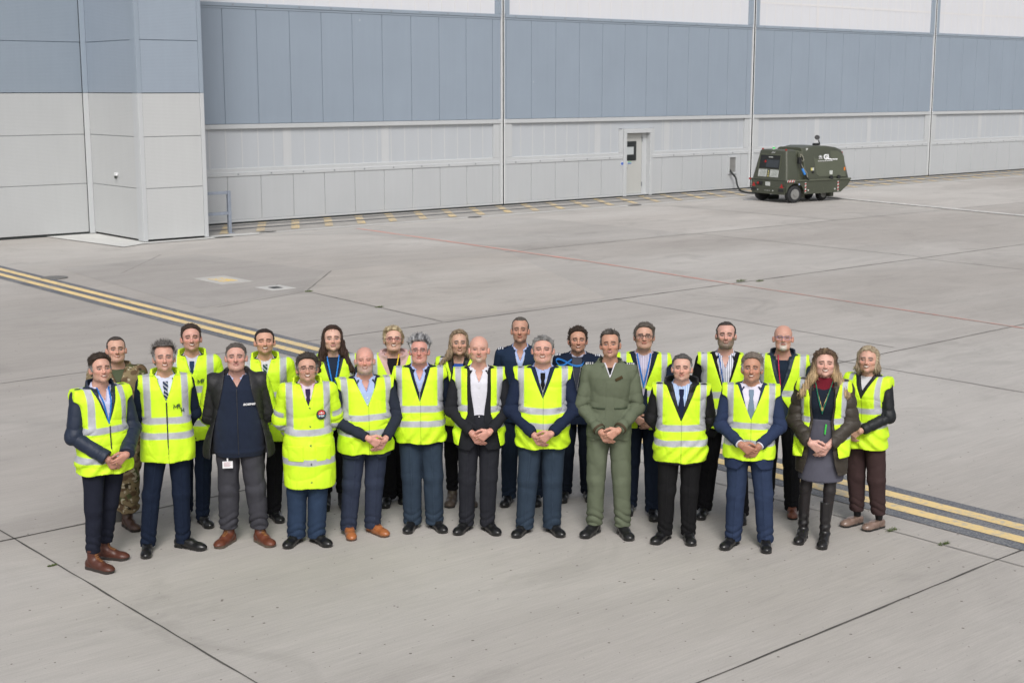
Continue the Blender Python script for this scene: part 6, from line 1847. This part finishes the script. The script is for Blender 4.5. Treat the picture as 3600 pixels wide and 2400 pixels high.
      tops=[shirt((.40, .50, .70), 'tie', stripes((.50, .60, .78), (.18, .30, .55))), highjacket((.010, .010, .012), v=(1.20, .075, 1.50), slr=(.070, .067, .058), hem=.76,
              collar=[dict(r0=.132, r1=.110, z0=1.43, z1=1.548, th=.010, open=.092, open0=.05, drop=.085, lowf=.045)]), vest(v=(1.17, .130, 1.50), hem=.785, zb=((1.08, 1.14), (.94, .998)), flange=.058, t=.030)],
      trousers=slacks((.010, .010, .011), r=(0.099, 0.076, 0.064)), shoes=dict(OX_BLACK, bulk=1.05), extras=[tie((.012, .016, .045))]),
 dict(n=20, x=1.906, y=12.492, h=1.81, feet=[(-.146, .074, -18), (.17, -.074, -7)], yaw=-6, w=1.09, belly=.03, arms='back', skin=(.60, .38, .32), hw=1.04, ruddy=.9,
      label='bearded man with a striped shirt and dark suit under a yellow vest, back row',
      hair=(.045, .038, .034), hairs=1, ht=.012, hside=.007, recede=.038, hback=.028, beard=((.165, .135, .105), 'full', .88), smile=.15, eyeh=.004, jowl=1, jaw=1.35, hoff=0, brow=(.03, .02, .015),
      tops=[shirt((.60, .62, .70), 'open', stripes((.68, .69, .76), (.05, .07, .17), 400)), suit(C['black'], slr=(.070, .064, .052), hem=.76), vest(v=(1.14, .125, 1.50), hem=.845, zb=((1.12, 1.178), (.97, 1.028)), gap=0.0, flange=.058)],
      trousers=slacks((.009, .009, .011), r=(0.101, 0.083, 0.073)), shoes=OX_BLACK, extras=[lanyard((.02, .10, .38), z0=1.16, w=.062, side=-1, wd=.005)]),
 dict(n=21, x=2.004, y=11.66, h=1.684, feet=[(-.08 - .03, .027, -36), (.154, -.027, -6)], yaw=-8, w=1.04, arms='front', top=-1, hz=.03, hx=-.005, skin=SKIN['t'], handskin=(.40, .21, .145),
      label='tanned smiling man with swept grey hair, blue suit, yellow vest and patterned tie',
      hair=(.15, .125, .105), hair2=(.34, .33, .32), hairs=1, ht=.028, hside=.015, hrough=.006, sweep=.004, smile=.7, eyeh=.0035, brow=(.03, .02, .015), hoff=-2,
      tops=[shirt((.62, .60, .70)), suit(C['suitblue'], slr=(.064, .059, .047), hem=.745, cut=(.93, .10)), vest(v=(1.20, .115, 1.50), hem=.84, zb=((1.115, 1.172), (.965, 1.02)), flange=.055, xv=(.14, .19))],
      trousers=slacks((.026, .040, .082), r=(0.097, 0.078, 0.070), folds=.006), shoes=OX_BLACK, extras=[tie((.16, .22, .30)), 'cuffw']),
 dict(n=22, x=2.475, y=12.783, h=1.73, feet=[(-.10, .05, -14), (.096, -.194, -9)], yaw=-12, w=1.07, belly=.03, arms='back', skin=(.56, .34, .27), bald=1, hw=1.03, jowl=1,
      label='bald man with white goatee and blue-rimmed glasses in a yellow vest, back row',
      hair=(.5, .48, .45), brow=(.35, .25, .2), browk=.4, beard=((.56, .53, .48), 'goatee', .95), smile=0, eyeh=.0035, glasses=M_FRAMEB, gr=.0014, hoff=2,
      tops=[tee((.012, .020, .035), 1.45), highjacket((.014, .026, .045), v=(1.20, .080, 1.50), slr=(.064, .060, .050), hem=.84), vest(v=None, hem=.86, zb=((1.13, 1.187), (.95, 1.005)), gape=[(.85, .17), (1.13, .002), (1.5, .120)], gap=9, flange=.058)],
      trousers=slacks((.009, .009, .011), r=(0.099, 0.080, 0.070)), shoes=dict(col=(.15, .055, .032), mat=MP_LEATHER, sole=.018), extras=[lanyard((.45, .03, .08), z0=1.15, w=.04, side=-1, wd=.006)]),
 dict(n=23, x=2.644, y=11.788, h=1.698, feet=[(-.121, .06, -25), (.04, -.06, -20)], yaw=-16, w=.94, bust=.025, fem=1, arms='front', top=-1, hx=-.01, elb=.01, skin=(.66, .43, .36), handskin=(.60, .38, .32),
      label='woman with wavy blonde-tipped hair, dark red scarf and long brown padded coat',
      hair=(.085, .055, .038), hair2=(.36, .26, .145), h2mode='tips', hairs=1, ht=.026, hside=.024, long=.21, flare=.46, lock=1.25, hrough=.010, smile=.95, eyeh=.003, hoff=4, streak=.4, tip=.032, brow=(.08, .05, .035), lip=(.56, .28, .27),
      tops=[dict(tee((.012, .017, .028), 1.47), name='pullover', kind='pullover'), dict(kind='scarf', name='scarf', t=.003, hem=1.43, neck=1.57, col=C['maroon'], mat=MP_FLEECE,
               collar=[dict(r0=.074, r1=.104, z0=1.425, z1=1.555, th=.013, open=0, open0=0, drop=.02, lowf=.035), dict(r0=.088, r1=.098, z0=1.44, z1=1.50, th=.013, open=0, open0=0, drop=.03, lowf=.03)]),
            dict(kind='coat', name='padded_coat', t=.024, hem=.66, col=C['puffa'], sleeve=(.074, .070, .056), v=None, gape=[(.64, .150), (.85, .105), (1.15, .078), (1.5, .105)], quilt=1, mat=MP_SHELL, folds=.005, sfold=.003, drape=.03, neck=1.50,
                 collar=[dict(r0=.145, r1=.118, z0=1.42, z1=1.515, th=.020, open=.09, open0=.07, drop=.05, lowf=.02)]),
            vest(v=None, hem=.83, zb=((1.125, 1.18), (.98, 1.035)), gap=9, gape=[(.80, .165), (.95, .125), (1.15, .100), (1.35, .105), (1.5, .15)], flange=.068, t=.046, drape=.055, hemslope=.05, xv=(.165, .21))],
      trousers=dict(kind='none', col=C['dress']), legskin=C['tights'], shoes=dict(col=(.012, .011, .012), mat=MP_LEATHER, h=.37, sole=.016, slouch=1, shaft=1.06), extras=['skirt', 'pendant', lanyard((.02, .16, .10), t=.014, z0=1.22, w=.075, wd=.005), 'pen']),
 dict(n=24, x=3.124, y=12.218, h=1.643, feet=[(.016 - .05, .056, -58), (.132, -.056, -57)], yaw=-36, w=.88, bust=.02, fem=1, arms='front', hx=-.03, hz=.035, hs=.92, skin=(.60, .38, .30), hw=.97,
      label='blonde woman in plum trousers and bronze shoes, at the right end of the group',
      hair=(.24, .185, .125), hair2=(.36, .30, .21), h2mode='mix', hairs=1, ht=.020, hside=.020, long=.012, flare=.1, smile=.95, eyeh=.0035, hoff=-6, lip=(.56, .30, .27), hrough=.006,
      tops=[tee((.60, .60, .62), 1.485), highjacket((.010, .012, .015), v=(1.36, .062, 1.50), slr=(.060, .056, .046), hem=.84), vest(v=(1.28, .10, 1.50), hem=.80, zb=((1.145, 1.20), (1.005, 1.06)), flange=.060, xv=(.125, .170))],
      trousers=jeans(C['plum'], r=(.100, .078, .058), hem=.13), shoes=dict(col=C['bronze'], mat=MP_LEATHER, sole=.020, len=.92, lace=(.2, .14, .11), h=.075), legskin=(.01, .01, .012)),
]

def x_skirt(P, root):
    s = P['s']
    def fn(p):
        z = p[:, 2] / s
        d = torso(p, .004, P); q = ell(p * np.array([1, 1, 0], F32), (0, 0, 0), (.178 + 0, .135, 1.0)) - .012 * sstep(.9, .6, z)
        d = np.where(z < .84, q, np.minimum(d, q + np.maximum(z - .84, 0) * .5))
        d = d - .003 * ridge(p, 5, 12, (1, 1, .7))
        return np.maximum(np.maximum(d, .585 * s - p[:, 2]), z - 1.16)
    build_obj('skirt', fn, (-.26, -.24, .54), (.26, .24, 1.22 * s), .009, MP_CLOTH, root, C['dress'])
def x_pendant(P, root):
    s = P['s']; pts = []
    for k in range(-8, 9):
        x = k * .0075; z = (1.27 + .19 * (abs(k) / 8) ** 1.15) * s; pts.append((x, front_y(P, x, z, .006) - .002, z))
    mb = MB(); mb.tube(pts, .0014, 4); mb.build('necklace', M_GOLD, root)
    y = front_y(P, 0, 1.26 * s, .006); z = 1.262 * s
    mb = MB(); pr = [(-.016, z + .006), (-.008, z + .016), (0, z + .009), (.008, z + .016), (.016, z + .006), (0, z - .020)]
    mb.loft([[(x, y - .004, zz) for x, zz in pr], [(x, y - .009, zz) for x, zz in pr]]); mb.build('pendant', M_GOLD, root)
def x_pen(P, root):
    s = P['s']; y = front_y(P, .035, 1.08 * s, .012)
    mb = MB(); mb.tube([(.028, y - .012, 1.03 * s), (.036, y - .012, 1.12 * s)], .0075, 8); mb.build('green_card_holder', simple('green_plastic', (.06, .55, .08), .4, vary=.02), root)
def x_tab(P, root):
    s = P['s']; a = .45
    def reg(p):
        x, z = p[:, 0] - .075, p[:, 2] - 1.385 * s
        u = x * math.cos(a) + z * math.sin(a); w = -x * math.sin(a) + z * math.cos(a)
        return np.maximum(np.abs(u) - .034, np.abs(w) - .012)
    patch('collar_tab', P, root, .020, reg, MP_CLOTH, (.055, .038, .018), (.02, -.30, 1.33 * s), (.13, .0, 1.44 * s), .005, .008)
def x_cuffs(P, root):
    for side in (-1, 1):
        S, E, Wr = arm_pts(P, side); n = (Wr - E) / np.linalg.norm(Wr - E); a = Wr - n * .032
        mb = MB(); mb.tube([tuple(a), tuple(a + n * .020)], .0555, 18); mb.build('cuff_tab', simple('cuff_tab_brown', (.055, .038, .018), .8), root)
def x_cuffw(P, root):
    for side in (-1, 1):
        S, E, Wr = arm_pts(P, side); n = (Wr - E) / np.linalg.norm(Wr - E); a = Wr - n * .02
        mb = MB(); mb.tube([tuple(a), tuple(a + n * .018)], .036, 16); mb.build('shirt_cuff', simple('shirt_cuff_white', (.65, .65, .72), .7), root)
def x_wave(P, root):
    s = P['s']; m = simple('lanyard_blue', (.03, .20, .60), .5, vary=.05)
    xz = [(-.050, 1.455), (-.09, 1.425), (-.13, 1.400), (-.165, 1.395), (-.19, 1.415), (-.20, 1.440), (-.175, 1.452), (-.12, 1.440), (-.06, 1.415), (0, 1.400), (.05, 1.412), (.065, 1.44)]
    pts = []
    for k, (x, z) in enumerate(xz):
        p = np.array([[x, y, z * s] for y in np.linspace(-.25, .1, 90)], F32)
        d = torso(p, .018, P)
        for sd in (-1, 1): d = smin(d, arm(p, P, sd, *P['_slr']), .022)
        hit = np.argmax(d < 0) if (d < 0).any() else 60
        pts.append((x, float(p[hit, 1]) - .008 - (.012 if k in (4, 5, 6) else 0), z * s))
    pts = smooth_path(pts, 4)
    mb = MB(); mb.loft([[(x, y, z - .009), (x, y + .003, z - .009), (x, y + .003, z + .009), (x, y, z + .009)] for x, y, z in pts])
    mb.build('lanyard', m, root)
def smooth_path(pts, n):
    out = []
    for i in range(len(pts) - 1):
        p0, p1, p2, p3 = [Vector(pts[max(0, min(len(pts) - 1, i + k))]) for k in (-1, 0, 1, 2)]
        for k in range(n):
            t = k / n; out.append(tuple(.5 * ((2 * p1) + (p2 - p0) * t + (2 * p0 - 5 * p1 + 4 * p2 - p3) * t * t + (3 * p1 - p0 - 3 * p2 + p3) * t ** 3)))
    return out + [tuple(pts[-1])]
XT = dict(tab=x_tab, skirt=x_skirt, pendant=x_pendant, pen=x_pen, cuffs=x_cuffs, cuffw=x_cuffw, wave=x_wave)
for P in PEOPLE:
    P['seed'] = P['n'] * 7 + 3
    P['hyaw'] = math.degrees(math.atan2(-P['x'], P['y'])) + P.pop('hoff', 0) - P['yaw']
    P['extras'] = [XT[e] if isinstance(e, str) else e for e in P.get('extras', [])]
    sl = [g['sleeve'] for g in P['tops'] if g.get('sleeve') and g['kind'] != 'cape']
    P['_slr'] = sl[-1] if sl else (.055, .05, .04)
    if ONLY is None or P['n'] in ONLY: make_person(P)
